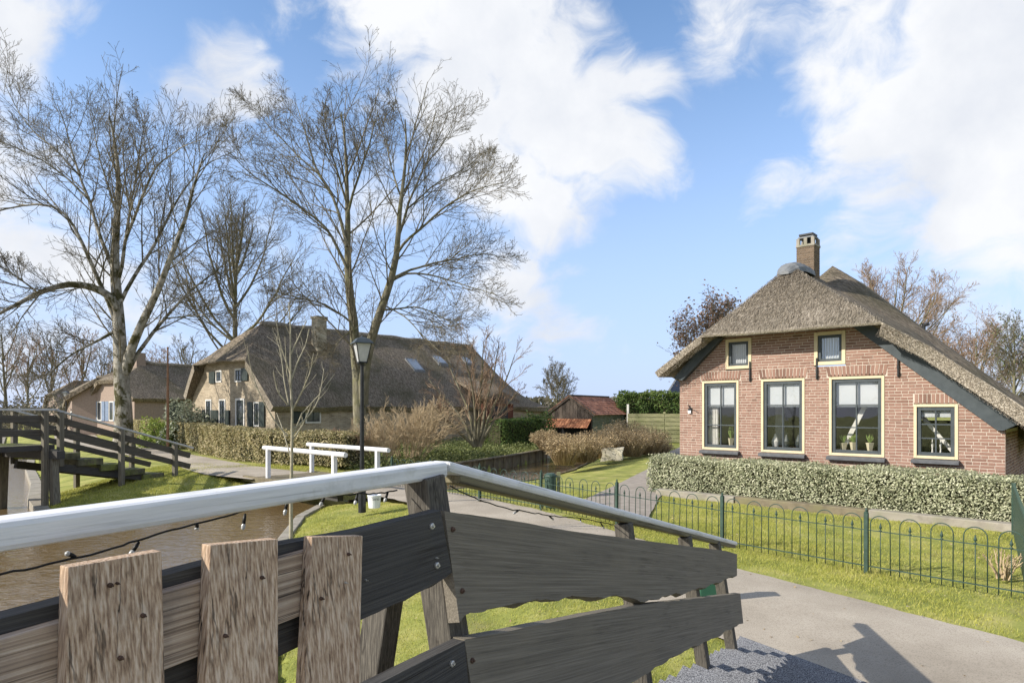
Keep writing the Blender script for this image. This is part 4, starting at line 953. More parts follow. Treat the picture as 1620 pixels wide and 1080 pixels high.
# hairpin fence
FP = [(5.55, 6.28), (4.31, 7.69), (3.04, 9.14), (1.80, 10.85), (.58, 12.55), (-.72, 14.05), (-1.98, 15.3), (-3.10, 16.3)]
fence = thing('hairpin_fence', 'low green iron hairpin fence with spear finials around the lawn', 'fence', (FP[1][0], FP[1][1], 0))
FB = Vector((FP[1][0], FP[1][1], 0))
def hoop_mesh(w, h):
    mb = MB(); r = w / 2; pts = [(-r, 0, .03), (-r, 0, h - r)] + [(-r * math.cos(a), 0, h - r + r * math.sin(a)) for a in np.linspace(0, math.pi, 11)[1:-1]] + [(r, 0, h - r), (r, 0, .03)]
    mb.tube(pts, .0062, 6); return mb.mesh('hoop', True)
def spear_mesh(h):
    mb = MB(); mb.tube([(0, 0, .03), (0, 0, h)], .0055, 6); mb.lathe((0, 0, h), [(.006, -.03), (.018, -.026), (.018, -.018), (.007, -.012), (.007, 0), (.018, .012), (.014, .03), (.002, .075)], 8); return mb.mesh('spear', True)
HM = hoop_mesh(.215, .72); SMh = spear_mesh(.565)
for me in (HM, SMh): me.materials.append(M['green_iron'])
pm = MB(); pm.box(-.022, .022, -.022, .022, -.15, .74); pm.lathe((0, 0, .74), [(.026, 0), (.026, .012), (.010, .018), (.016, .035), (.012, .05), (.002, .062)], 10); PM = pm.mesh('fence_post'); PM.materials.append(M['green_iron'])
for i, p in enumerate(FP):
    o = new_obj('post', PM, fence); o.location = Vector((*p, 0)) - FB
    if i: d = Vector(FP[i]) - Vector(FP[i - 1]); o.rotation_euler = (0, 0, math.atan2(d.y, d.x))
for a, b in zip(FP[:-1], FP[1:]):
    a = Vector((*a, 0)) - FB; b = Vector((*b, 0)) - FB; d = b - a; ang = math.atan2(d.y, d.x); n = 6 if d.length > 1.6 else 5
    for z in (.10, .535): MB().bar(a + Vector((0, 0, z)), b + Vector((0, 0, z)), .016, .009 if z > .2 else .012).build('rail', M['green_iron'], fence)
    for i in range(n):
        p = a + d * ((i + .5) / n)
        o = new_obj('hoop', HM, fence); o.location = p; o.rotation_euler = (random.uniform(-.03, .03), 0, ang)
        o = new_obj('spear', SMh, fence); o.location = p; o.rotation_euler = (0, 0, ang)
# green picket fence at the lawn's right end
PF0 = Vector((7.98, 10.05, 0)); PFd = Vector((-.60, -.80, 0))
pf = thing('picket_fence', 'green picket fence with pointed tops at the right end of the hedge', 'fence', tuple(PF0), math.atan2(PFd.y, PFd.x))
for z in (.18, .62): MB().box(-.05, 3.75, .012, .04, z - .04, z + .04).build('rail', M['green_iron'], pf)
pk = MB(); pk.prism([(-.045, -.012, .04), (.045, -.012, .04), (.045, -.012, .74), (0, -.012, .83), (-.045, -.012, .74)], (0, .022, 0)); PK = pk.mesh('picket'); PK.materials.append(M['green_iron'])
for i in range(32): o = new_obj('picket', PK, pf); o.location = (i * .118, 0, 0)
MB().box(-.09, -.05, -.03, .03, -.1, .82).build('post', M['green_iron'], pf, bevel=.004)
# ---- PART 3
# ------------------------------------------------------------------ shoreline edging
def edging(name, label, pts, mat_, ztop, zbot, w, out=0.0, step=1.0, posts=0.0, group=None, cap=True, piece='edging_board'):
    b0 = Vector((*pts[0], 0)); t = thing(name, label, 'edging', tuple(b0), 0, group)
    for a, b in zip(pts[:-1], pts[1:]):
        a = Vector((*a, 0)) - b0; b = Vector((*b, 0)) - b0; L_ = (b - a).length; n = max(1, round(L_ / step))
        for i in range(n):
            p = a.lerp(b, i / n); q = a.lerp(b, (i + 1) / n); dz = random.uniform(-.012, .012)
            MB().bar(p + Vector((0, 0, (ztop + zbot) / 2 + dz)), q - (q - p) * .006 + Vector((0, 0, (ztop + zbot) / 2 + dz)), w, ztop - zbot).build(piece, mat_, t, bevel=.012)
            if posts:
                nrm = Vector(((b - a).y, -(b - a).x, 0)).normalized() * posts
                m = p.lerp(q, .5) + nrm; MB().bar(m + Vector((0, 0, -1.0)), m + Vector((0, 0, ztop + .0)), .10, .10, (0, 1, 0)).build('edging_post', M['revet'], t, bevel=.008)
        if cap:
            nn = Vector(((b - a).y, -(b - a).x, 0)).normalized() * (posts * .5)
            MB().bar(a + nn + Vector((0, 0, ztop + .03)), b + nn + Vector((0, 0, ztop + .03)), w + .16, .055).build('capping', M['revet'], t, bevel=.008)
    return t
edging('canal_edging', 'low stone edging of the near grass bank by the sapling', [(-1.0, 3.0), (-2.2, 5.6), (-3.4, 9.0), (-4.0, 10.6), (-4.7, 14.0), (-4.75, 15.7)], M['kerb'], -.37, -.9, .20, cap=False, piece='edging_stone')
edging('canal_edging', 'timber edging beneath the far bank between both footbridges', [(-6.2, 18.7), (-7.6, 17), (-9.3, 15.6), (-11.2, 15.1)], M['revet'], -.40, -.9, .12, cap=False, posts=0)
edging('canal_edging', 'stone edging of the far grass bank left of the black footbridge', [(-11.2, 15.1), (-13, 17.2), (-15.5, 20.6), (-20, 26.2), (-23.8, 31.3), (-24.4, 33.2)], M['kerb'], -.40, -.9, .30, cap=False, step=1.4, piece='edging_stone')
edging('canal_edging', 'stone edging of the farthest grass bank at the left', [(-26.3, 34.6), (-27.6, 33.6), (-34, 42), (-45, 56)], M['kerb'], -.40, -.9, .3, cap=False, step=2, piece='edging_stone')
edging('canal_edging', 'timber revetment with posts below the farm garden', [(-4.4, 21), (-2.2, 24), (-.2, 28), (1.7, 32.5), (1.9, 36.3)], M['revet'], -.08, -1.0, .08, posts=.08, step=.9)
edging('canal_edging', 'grassy timber edging of the ditch along the house lawn', [(-4.3, 16.6), (-2.2, 18.6), (-.3, 20.4), (.9, 21.7), (2.4, 25), (4.2, 31)], M['revet'], -.38, -.9, .08, cap=False)

# ------------------------------------------------------------------ white-railed bridge over the ditch
wbx = thing('plank_bridge', 'small plank bridge with two white rails over the ditch', 'footbridge', (-5.2, 17.5, 0))
WB0 = Vector((-5.2, 17.5, 0))
wd = (Vector((-4.0, 15.2, 0)) - Vector((-7.1, 18.1, 0))).normalized()
for (a, b) in (((-7.1, 18.1), (-4.0, 15.2)), ((-6.4, 19.8), (-3.3, 16.9))):
    a = Vector((*a, 0)) - WB0; b = Vector((*b, 0)) - WB0
    MB().tube([a + Vector((0, 0, .90)), b + Vector((0, 0, .90))], .062, 10).build('rail', M['white'], wbx, smooth=False)
    for t in (.06, .88):
        p = a.lerp(b, t); MB().bar(p + Vector((0, 0, -.1)), p + Vector((0, 0, .86)), .105, .105, (wd.x, wd.y, 0)).build('post', M['white'], wbx, bevel=.006)
c0 = (Vector((-7.1, 18.1, 0)) + Vector((-6.4, 19.8, 0))) / 2 - WB0; c1 = (Vector((-4.0, 15.2, 0)) + Vector((-3.3, 16.9, 0))) / 2 - WB0
nb = 26
for i in range(nb):
    p = c0.lerp(c1, (i + .5) / nb); wv = Vector((-wd.y, wd.x, 0)) * .95
    MB().bar(p - wv + Vector((0, 0, .03)), p + wv + Vector((0, 0, .03)), (c1 - c0).length / nb - .012, .045).build('deck_plank', M['revet'], wbx)
for sgn in (-1, 1):
    wv = Vector((-wd.y, wd.x, 0)) * .8 * sgn; MB().bar(c0 + wv + Vector((0, 0, -.13)), c1 + wv + Vector((0, 0, -.13)), .16, .24).build('beam', M['dark_x'], wbx)
    wv = Vector((-wd.y, wd.x, 0)) * 1.02 * sgn; MB().bar(c0 - wd * .6 + wv + Vector((0, 0, -.02)), c1 + wd * .3 + wv + Vector((0, 0, .02)), .10, .16).build('edge_beam', M['revet'], wbx, bevel=.01)

# ------------------------------------------------------------------ black bridge across the canal
bb0 = Vector((-11.6, 16.0, 0)); be = (Vector((-10.15, 19.5, 0)) - bb0); be_l = be.length; be = be.normalized(); ba = math.atan2(be.y, be.x)
blk = thing('timber_bridge', 'black timber footbridge with steps over the canal at the left', 'footbridge', tuple(bb0), ba)
M['post_far'] = wood('weathered_post', [(.075, .066, .05, 1), (.15, .135, .105, 1), (.24, .22, .17, 1)], 2, 4, .5, fine=20)
M['rail_far'] = mat('grey_rail', [(.40, .40, .39, 1), (.55, .55, .54, 1)], 6, .6, .2)
M['plank_far'] = wood('weathered_rail', [(.05, .045, .037, 1), (.085, .076, .062, 1), (.13, .118, .096, 1)], 0, 4, .5, fine=20)
def bside(y, full):
    def zt(s): return 2.02 if s < 0 else 2.02 - 1.13 * s / be_l
    for (s0, s1) in ((-9, 0), (0, be_l + .25)):
        for dz, h in ((.26, .17), (.60, .16)):
            MB().bar((s0, y, zt(s0) - dz), (s1, y, zt(s1) - dz), .05, h).build('rail_plank', M['plank_far'], blk, bevel=.006)
        MB().bar((s0 - .01, y, zt(s0) - .03), (s1 + .1, y, zt(s1) - .03), .13, .05).build('handrail', M['rail_far'], blk, bevel=.006)
    MB().bar((-9, y, 1.04), (0, y, 1.04), .09, .13).build('deck_beam', M['dark_x'], blk, bevel=.006)
    for s, zb in ((-4.4, .9), (-2.2, .7), (-.25, -1.3), (.12, .55), (1.75, -.35), (3.45, -.25)):
        MB().bar((s, y + (.07 if full else -.07), zb), (s, y + (.07 if full else -.07), zt(s) - .06),   .12, .12, (0, 1, 0)).build('post', M['post_far'], blk, bevel=.006)
bside(0, False); bside(1.75, True)
M['mossy'] = mat('mossy_step', [(.05, .05, .03, 1), (.14, .13, .085, 1)], 6, .9, .5, 20, dirt=((.20, .23, .05, 1), 2.2, .45, .62, .9))
for i in range(5):
    s0 = .05 + i * .62; z = .86 - i * .19
    MB().box(s0 - .02, s0 + .66, .06, 1.7, z - .17, z).build('step', M['mossy'], blk, bevel=.012)
for i in range(30): MB().box(-9 + i * .3, -9 + i * .3 + .28, .06, 1.7, 1.06, 1.11).build('deck_plank', M['mossy'], blk)
for y in (.2, 1.55): MB().bar((0, y, .55), (be_l - .5, y, -.12), .12, .2).build('string_beam', M['dark_x'], blk)
MB().bar((-.1, -.3, -1.4), (-.1, -.12, 1.0), .17, .17, (0, 1, 0)).build('pile', M['post_far'], blk, bevel=.01)
MB().bar((-.1, 2.0, -1.4), (-.1, 1.85, 1.0), .17, .17, (0, 1, 0)).build('pile', M['post_far'], blk, bevel=.01)
MB().bar((-.1, -.45, .86), (-.1, 2.15, .86), .2, .2).build('cross_beam', M['dark_x'], blk, bevel=.01)

# ------------------------------------------------------------------ lamp post, bucket, sapling and small things on the near bank
def lamp_post(name, label, p, H, k, group=None):
    t = thing(name, label, 'street lamp', tuple(p), 0, group)
    mb = MB(); mb.lathe((0, 0, 0), [(.085 * k, -.1), (.085 * k, .35), (.06 * k, .42), (.055 * k, .5)], 12); mb.build('base', M['black'], t, smooth=False)
    mb = MB(); mb.lathe((0, 0, 0), [(.050 * k, .45), (.046 * k, H * .5), (.038 * k, H - .62 * k), (.06 * k, H - .60 * k), (.03 * k, H - .58 * k)], 10); mb.build('pole', M['black'], t)
    z0 = H - .56 * k; z1 = H - .17 * k; lo, hi = .085 * k, .155 * k
    c = [(-1, -1), (1, -1), (1, 1), (-1, 1)]
    for i in range(4):
        a, b = c[i], c[(i + 1) % 4]
        MB().quad_box([(a[0] * lo, a[1] * lo, z0), (b[0] * lo, b[1] * lo, z0), (b[0] * lo * .97, b[1] * lo * .97, z0), (a[0] * lo * .97, a[1] * lo * .97, z0), (a[0] * hi, a[1] * hi, z1), (b[0] * hi, b[1] * hi, z1), (b[0] * hi * .97, b[1] * hi * .97, z1), (a[0] * hi * .97, a[1] * hi * .97, z1)]).build('lamp_glass', M['frost'], t)
        MB().bar((a[0] * lo * 1.03, a[1] * lo * 1.03, z0), (a[0] * hi * 1.03, a[1] * hi * 1.03, z1), .016 * k, .016 * k).build('lamp_bar', M['black'], t)
    mb = MB(); mb.box(-.095 * k, .095 * k, -.095 * k, .095 * k, z0 - .03 * k, z0); mb.tube([(0, 0, z0 - .03 * k), (0, 0, z0 - .06 * k)], [.05 * k, .03 * k], 8)
    for q in c: mb.tube([(0, 0, z0 - .10 * k), (q[0] * .06 * k, q[1] * .06 * k, z0 - .07 * k), (q[0] * .08 * k, q[1] * .08 * k, z0)], .008 * k, 5)
    mb.build('lamp_cradle', M['black'], t)
    e = .215 * k; f = .12 * k; g = .045 * k; mb = MB()
    def ring(r, z): return [(-r, -r, z), (r, -r, z), (r, r, z), (-r, r, z)]
    mb.quad_box(ring(e, z1) + ring(e * .97, z1 + .022 * k)); mb.quad_box(ring(e * .93, z1 + .022 * k) + ring(f, z1 + .115 * k)); mb.quad_box(ring(f * .8, z1 + .115 * k) + ring(g, z1 + .145 * k)); mb.lathe((0, 0, z1 + .14 * k), [(.03 * k, 0), (.035 * k, .015 * k), (.012 * k, .03 * k), (.004 * k, .05 * k)], 8)
    mb.build('lamp_hood', M['slate'], t, bevel=.004)
    return t
lamp = lamp_post('street_lamp', 'black street lamp with square lantern standing on the near grass bank', (-3.10, 13.07, -.03), 3.54, .95); lamp.rotation_euler = (0, 0, R(28))
lamp2 = lamp_post('street_lamp', 'distant black street lamp on the far path behind the black bridge', (-38.8, 55, 0), 3.6, 1.1)
bk = thing('bucket', 'white plastic tub with a small dark mark beside the lamp post', 'bucket', (-2.83, 13.0, -.02))
MB().lathe((0, 0, 0), [(.115, 0), (.135, .24), (.142, .24), (.142, .262), (.125, .262), (.11, .22)], 20).build('tub', M['bucket'], bk, smooth=False)
fc = bpy.data.curves.new('mark', 'FONT'); fc.body = 'Stro'; fc.size = .085; fc.extrude = .001; fc.align_x = 'CENTER'
_t = bpy.data.objects.new('mark', fc); C.objects.link(_t); _me = bpy.data.meshes.new_from_object(_t); bpy.data.objects.remove(_t); _me.materials.clear()
fo = add('lettering', _me, M['slate'], bk); fo.location = (.055, -.128, .165); fo.rotation_euler = (R(90), 0, R(22))
# sapling: straight stem, upright shoots
def spx(l, Y): return [tuple(at(x, y, Y)) for x, y in l]
sapl = [([(-3.27, 9.35, -.1), (-3.26, 9.35, 1.0), (-3.27, 9.35, 1.9), (-3.27, 9.35, 2.7), (-3.29, 9.35, 3.62)], .032, .007)]
for px, dy in (([(455, 690), (437, 668), (425, 640), (408, 600), (402, 555)], -.25), ([(457, 640), (447, 600), (440, 560), (428, 525)], .2), ([(462, 680), (485, 660), (500, 630), (505, 580)], .25), ([(461, 650), (480, 620), (495, 590), (503, 560)], -.2),
               ([(461, 600), (470, 570), (480, 545), (484, 520)], .15), ([(459, 590), (448, 555), (443, 530), (440, 505)], -.1), ([(460, 560), (468, 540), (476, 520), (482, 505)], .1), ([(455, 640), (443, 620), (440, 590)], -.2), ([(460, 700), (475, 670), (482, 640)], .3)):
    L_ = spx(px, 9.35); n = len(L_); L_ = [(x, y + dy * i / (n - 1), z) for i, (x, y, z) in enumerate(L_)]; sapl.append((L_, .013, .004))
tree('sapling', 'thin pale sapling with upright bare shoots beside the water', sapl, [dict(c=5, n=4, len=(.18, .4), ang=(25, 50), up=.5, lo=.3)], (-3.27, 9.35, -.1), M['twig_pale'], M['twig_pale'], 'sapling', seed=4, rmin=.003, wob=.02)
# green box seen between the planks
gb = thing('utility_box', 'small green metal box standing behind the bridge railing', 'utility box', (2.02, 6.55, 0))
MB().box(-.09, .09, -.07, .07, -.05, .46).build('cabinet', M['mail'], gb, bevel=.01); MB().box(-.10, .10, -.08, .08, .462, .49).build('lid', M['green_iron'], gb, bevel=.008)
# green bin beside the garden fence
bn = thing('litter_bin', 'dark green cylindrical bin between the fence posts by the drive', 'bin', (.78, 12.85, 0))
MB().lathe((0, 0, 0), [(.09, 0), (.115, .05), (.12, .62), (.13, .64), (.12, .67), (.08, .70)], 14).build('barrel', M['green_iron'], bn); MB().bar((.17, .05, 0), (.17, .05, .72), .07, .07, (0, 1, 0)).build('bin_post', M['fence'], bn)
# ---- PART 4
# ------------------------------------------------------------------ long thatched farm on the left
FA = -math.atan2(.633, .774)
farm = thing('thatched_farm', 'long yellow brick farm with dark thatched roof and green shutters', 'house', (-11.25, 30, 0), FA)
mb = MB(); mb.prism([(0, 0, 0), (0, 0, 2.3), (-1.95, 0, 4.5), (-7.1, 0, 4.5), (-8.58, 0, 2.75), (-8.58, 0, 0)], (0, .3, 0))
mb.box(-.3, 0, .3, 22, 0, 2.25); mb.box(-8.58, -8.3, .3, 22, 0, 2.25); mb.box(-8.3, -.3, 21.7, 22, 0, 2.25)
fwall = mb.build('wall', M['yellow_brick'], farm)
fA, fB = (-4.3, 1.7, 6.62), (-4.3, 18.3, 6.62)
fHL, fHR = (-7.35, -.55, 4.42), (-1.75, -.55, 4.42)
def er(y): return [(.45, y, 2.12), (-1.75, y, 4.55 if y > 0 else 4.42), (-4.3, y, 6.62)]
def el(y): return [(-8.95, y, 2.55), (-7.35, y, 4.55), (-4.3, y, 6.62)]
farm_roof = roof_mesh('roof', [([[(.45, -.35, 2.12), fHR, fA], [(.45, 4, 2.12), (-1.75, 4, 4.5), (-4.3, 4, 6.62)], [(.45, 18.3, 2.12), (-1.75, 18.3, 4.5), fB]], 14, 60),
                   ([[(-8.95, -.35, 2.75), fHL, fA], [(-8.95, 4, 2.6), (-7.35, 4, 4.5), (-4.3, 4, 6.62)], [(-8.95, 18.3, 2.6), (-7.35, 18.3, 4.5), fB]], 14, 60),
                   ([[fHL, (-4.3, -.56, 4.42), fHR], [fA] * 3], 22, 16),
                   ([[(.45, 18.3, 2.12), (-1.75, 18.3, 4.5), fB], [(.45, 22.6, 2.1), (-1.75, 22.5, 2.1), (-4.3, 22.5, 2.1)]], 14, 12),
                   ([[(-8.95, 18.3, 2.6), (-7.35, 18.3, 4.5), fB], [(-8.95, 22.6, 2.1), (-7.35, 22.5, 2.1), (-4.3, 22.5, 2.1)]], 14, 12)], .34, M['thatch_old'], farm, .035, 1.3, 8, M['thatch'],
                   lambda c: (.2 + .8 * min(1, max(0, (c.y + .55) / 1.0))) if (c.z > 4.2 and -7.4 < c.x < -1.7) else 1.0)
mb = MB(); mb.tube([(-4.3, y, 6.60 + .02 * math.sin(y * 3)) for y in np.linspace(1.7, 18.3, 40)], [.17 + .02 * math.sin(q) for q in range(40)], 8); mb.build('ridge', M['thatch'], farm_roof, smooth=True)
def fwin(x0, x1, z0, z1, mid=None, shut=None, cols=2, rows=2, par=None):
    w = frame_mb(x0, x1, z0, z1, .07, -.03, .05).build('window', M['white_wall'], farm)
    MB().box(x0 + .07, x1 - .07, -.004, .01, z0 + .07, z1 - .07).build('pane', M['far_glass'], w)
    for i in range(1, cols): x = x0 + (x1 - x0) * i / cols; MB().box(x - .025, x + .025, -.022, .0, z0 + .07, z1 - .07).build('glazing_bar', M['shutter'], w)
    for i in range(1, rows): z = z0 + (z1 - z0) * i / rows; MB().box(x0 + .07, x1 - .07, -.024, .0, z - .02, z + .02).build('glazing_bar', M['shutter'], w)
    frame_mb(x0 + .07, x1 - .07, z0 + .07, z1 - .07, .05, -.02, .0).build('sash', M['shutter'], w)
    for (sx0, sx1, sz0, sz1) in (shut or []): MB().box(sx0, sx1, -.07, -.032, sz0, sz1).build('shutter', M['shutter'], w, bevel=.006)
fwin(-5.85, -5.22, 3.42, 4.05, shut=[(-6.55, -5.90, 3.38, 4.0)]); fwin(-3.80, -3.12, 3.38, 4.06, shut=[(-3.10, -2.45, 3.42, 4.06)])
fwin(-7.02, -6.35, 1.10, 2.52, shut=[(-7.38, -7.04, 1.1, 1.95), (-6.33, -5.7, 1.1, 1.95)], rows=3); fwin(-5.50, -4.80, 1.10, 2.52, shut=[(-4.78, -4.30, 1.1, 1.95), (-5.68, -5.52, 1.1, 1.95)], rows=3)
fwin(-1.95, -1.38, 1.15, 2.36, shut=[(-2.48, -1.98, 1.15, 2.36), (-1.36, -.86, 1.15, 2.36)], rows=3)
d_ = frame_mb(-3.72, -2.82, .2, 2.55, .09, -.04, .05).build('door', M['white_wall'], farm); MB().box(-3.62, -2.92, -.01, .03, .2, 2.45).build('door_leaf', M['shutter'], d_); MB().box(-3.5, -3.04, -.02, -.011, 1.3, 2.3).build('pane', M['far_glass'], d_)
# side window with shutter (in the plane x = 0)
sw = MB(); sw.box(0.0, .03, 1.62, 2.5, 1.30, 2.0); sw = sw.build('window', M['white_wall'], farm); MB().box(.031, .04, 1.70, 2.42, 1.38, 1.92).build('pane', M['far_glass'], sw); MB().box(.041, .05, 2.03, 2.08, 1.38, 1.92).build('glazing_bar', M['shutter'], sw)
MB().box(.0, .06, .85, 1.58, 1.30, 2.0).build('shutter', M['shutter'], sw)
fc_ = MB().box(-3.1, -2.55, 4.0, 4.6, 4.6, 7.0).build('chimney', M['chimney_stone'], farm); MB().box(-3.15, -2.50, 3.95, 4.65, 7.0, 7.13).build('chimney_cap', M['chimney_stone'], fc_)
def roof_z(x): return 2.12 + (0.45 - x) * (4.5 - 2.12) / 2.2 if x > -1.75 else 4.5 + (-1.75 - x) * (6.62 - 4.5) / 2.55
def skylight(y0, y1, x0, x1):
    z0, z1 = roof_z(x0) + .05, roof_z(x1) + .05; dz = .07
    s_ = MB().quad_box([(x0, y0, z0 - .1), (x0, y1, z0 - .1), (x1, y1, z1 - .1), (x1, y0, z1 - .1), (x0, y0, z0 + dz), (x0, y1, z0 + dz), (x1, y1, z1 + dz), (x1, y0, z1 + dz)]).build('skylight', M['lead'], farm, bevel=.01)
    a_, b_ = .1, .1; e = .012
    MB().quad_box([(x0 - .07, y0 + a_, z0 + .07 + dz - .0), (x0 - .07, y1 - a_, z0 + .07 + dz), (x1 + .07, y1 - a_, z1 - .07 + dz), (x1 + .07, y0 + a_, z1 - .07 + dz), (x0 - .07, y0 + a_, z0 + .07 + dz + e), (x0 - .07, y1 - a_, z0 + .07 + dz + e), (x1 + .07, y1 - a_, z1 - .07 + dz + e), (x1 + .07, y0 + a_, z1 - .07 + dz + e)]).build('pane', M['glass_sky'], s_)
M['glass_sky'] = mat('skylight_glass', [(.22, .25, .29, 1), (.34, .37, .41, 1)], 2, .12, 0, spec=.8)
skylight(10.2, 11.1, -1.55, -2.45); skylight(12.9, 13.8, -2.2, -2.9); skylight(15.8, 16.5, -2.4, -3.0)
# low porch dormer near the far end of the eave
pd = MB(); pd.prism([(1.3, 13.6, 2.75), (1.35, 15.2, 3.05), (1.3, 17.0, 2.60), (-1.6, 17.2, 4.2), (-1.6, 15.2, 4.6), (-1.6, 13.4, 4.2)], (0, 0, -.25)); pd = pd.build('porch_roof', M['thatch_old'], farm, bevel=.05)
MB().box(.5, .9, 13.9, 16.8, .1, 2.35).build('porch_door', mat('porch_red', [(.10, .035, .022, 1), (.16, .06, .035, 1)], 4, .8, .1), farm)
MB().box(.9, .93, 14.4, 16.2, .1, 2.2).build('porch_shade_panel', M['black'], farm)  # flat black sheet: shade of the open porch put into its colour

# ------------------------------------------------------------------ houses farther down the canal
def cottage(name, label, loc, rz, L, W, ez, rz_, wallm, roofm, hip=.5, over=.4, doors=(), wins=(), chim=None, seed=3):
    """local: gable end on y=0 spanning x -W..0, length along y"""
    t = thing(name, label, 'house', loc, rz)
    xm = -W / 2; zt_ = ez + (rz_ - ez) * .45
    mb = MB(); mb.prism([(0, 0, 0), (0, 0, ez), (-W * .22, 0, zt_), (-W * .78, 0, zt_), (-W, 0, ez), (-W, 0, 0)], (0, .25, 0)); mb.box(-.25, 0, .25, L, 0, ez); mb.box(-W, -W + .25, .25, L, 0, ez); mb.box(-W + .25, -.25, L - .25, L, 0, ez); mb.build('wall', wallm, t)
    A_ = (xm, L * hip * .35, rz_); B_ = (xm, L - 1.2, rz_); hl = (-W * .78, -over, zt_); hr = (-W * .22, -over, zt_)
    roof_mesh('roof', [([[(over, -over * .7, ez - .2), hr, A_], [(over, L - 1.2, ez - .2), (-W * .22, L - 1.2, zt_ + .05), B_]], 8, 24), ([[(-W - over, -over * .7, ez - .2), hl, A_], [(-W - over, L - 1.2, ez - .2), (-W * .78, L - 1.2, zt_ + .05), B_]], 8, 24),
                       ([[hl, (xm, -over, zt_), hr], [A_] * 3], 10, 8), ([[(over, L - 1.2, ez - .2), (-W * .22, L - 1.2, zt_ + .05), B_], [(over, L + .4, ez - .2), (-W * .22, L + .4, ez - .2), (xm, L + .4, ez - .2)]], 8, 6), ([[(-W - over, L - 1.2, ez - .2), (-W * .78, L - 1.2, zt_ + .05), B_], [(-W - over, L + .4, ez - .2), (-W * .78, L + .4, ez - .2), (xm, L + .4, ez - .2)]], 8, 6)], .3, roofm, t, .03, 1.4, seed)
    mb = MB().tube([(xm, y, rz_) for y in np.linspace(A_[1], B_[1], 12)], .16, 7); mb.build('ridge', M['thatch'], t, smooth=True)
    for (x0, x1, z0, z1, k) in wins:
        w = frame_mb(x0, x1, z0, z1, .09, -.04, .04).build('window', M['white_wall'], t); MB().box(x0 + .09, x1 - .09, -.01, .01, z0 + .09, z1 - .09).build('pane', M['far_glass'], w)
        if k: MB().box(x0 - .5, x0 - .02, -.06, -.02, z0, z1).build('shutter', k, w); MB().box(x1 + .02, x1 + .5, -.06, -.02, z0, z1).build('shutter', k, w)
    for (y0, y1, z0, z1, m_) in doors: d2 = MB().box(.0, .05, y0, y1, z0, z1).build('barn_door', m_, t); MB().box(.0, .03, y0 - .12, y0 - .01, z0, z1 + .12).build('door_frame', M['white_wall'], d2); MB().box(.0, .03, y1 + .01, y1 + .12, z0, z1 + .12).build('door_frame', M['white_wall'], d2)
    if chim: MB().box(*chim).build('chimney', M['pinkwall'], t)
    return t
# mid house: gable end to the canal, shaded side with a green door facing us
cottage('thatched_house', 'pink brick thatched house behind the mossy trunk with blue shutters', (-27.6, 46.2, 0), R(-32), 13, 6.2, 3.0, 5.6, M['pinkwall'], M['thatch_old'], wins=[(-5.4, -4.7, 1.1, 2.6, M['shutter_blue']), (-3.6, -2.9, 1.1, 2.6, M['shutter_blue']), (-1.7, -1.0, 1.1, 2.6, M['shutter_blue'])], doors=[(2.4, 3.5, .3, 2.7, M['shutter'])], chim=(-3.6, -2.8, 1.6, 2.3, 5.2, 6.4), seed=4)
cottage('thatched_house', 'dark barn wing with hipped thatch behind the silver shrub', (-25.5, 50.5, 0), R(12), 9, 8.6, 3.1, 5.9, M['pinkwall'], M['thatch_old'], over=.5, seed=6)
cottage('thatched_cottage', 'small pink gabled cottage with brown thatch far down the canal', (-38.5, 57, 0), R(-38), 10, 4.6, 2.4, 5.0, M['pinkwall'], M['thatch_old'], wins=[(-2.9, -2.5, 3.1, 3.7, None), (-2.2, -1.8, 3.1, 3.7, None), (-3.6, -2.9, .9, 1.8, None)], seed=7)
cottage('thatched_cottage', 'thatched cottage half hidden behind bare branches at far left', (-50, 70, 0), R(-40), 11, 5.5, 2.4, 5.2, M['pinkwall'], M['thatch_old'], seed=9)
# flag pole
fp = thing('flag_pole', 'thin reddish wooden pole rising above the brown hedge', 'pole', (-17.1, 31.4, 0)); MB().tube([(0, 0, -.1), (0, 0, 2.8), (0, 0, 5.0)], [.07, .06, .035], 8).build('shaft', M['pole'], fp); MB().lathe((0, 0, 5.0), [(.05, 0), (.06, .05), (.01, .1)], 8).build('finial', M['pole'], fp)

# ------------------------------------------------------------------ boathouse, board fence, things behind the lawn
BA = Vector((2.2, 38, 0)); BB = Vector((4.64, 36.5, 0)); bu = (BB - BA).normalized(); bang = math.atan2(bu.y, bu.x); BW = (BB - BA).length
shed = thing('boathouse', 'small timber boathouse with red tiled roof over the ditch', 'boathouse', tuple(BB), bang)
SL = 5.6; ez, rz_ = 1.72, 2.72; xm = -BW / 2; sl = (rz_ - ez) / (BW / 2 + .15)
for i in range(11):
    z = -.1 + i * .165; MB().quad_box([(0, 0, z), (.035, 0, z), (.035, SL, z), (0, SL, z), (0, 0, z + .175), (.012, 0, z + .175), (.012, SL, z + .175), (0, SL, z + .175)]).build('wall_board', M['shed'], shed)
MB().box(-.1, -.03, 0, SL, -.3, ez).build('side_frame', M['shed_dark'], shed); MB().box(-BW, -BW + .06, 0, SL, -.3, ez).build('side_frame', M['shed_dark'], shed); MB().box(-BW + .06, -.1, SL - .06, SL, -.3, ez).build('back_wall', M['shed_dark'], shed)
n = 12
for i in range(n):
    x0 = -BW + BW * i / n + .006; x1 = -BW + BW * (i + 1) / n - .006; xc = (x0 + x1) / 2; zt_ = ez + (BW / 2 - abs(xc - xm)) * (rz_ - ez) / (BW / 2) - .05
    MB().box(x0, x1, -.02 - .012 * (i % 2), .02, 1.40, max(1.46, zt_)).build('gable_board', M['shed_dark'], shed)
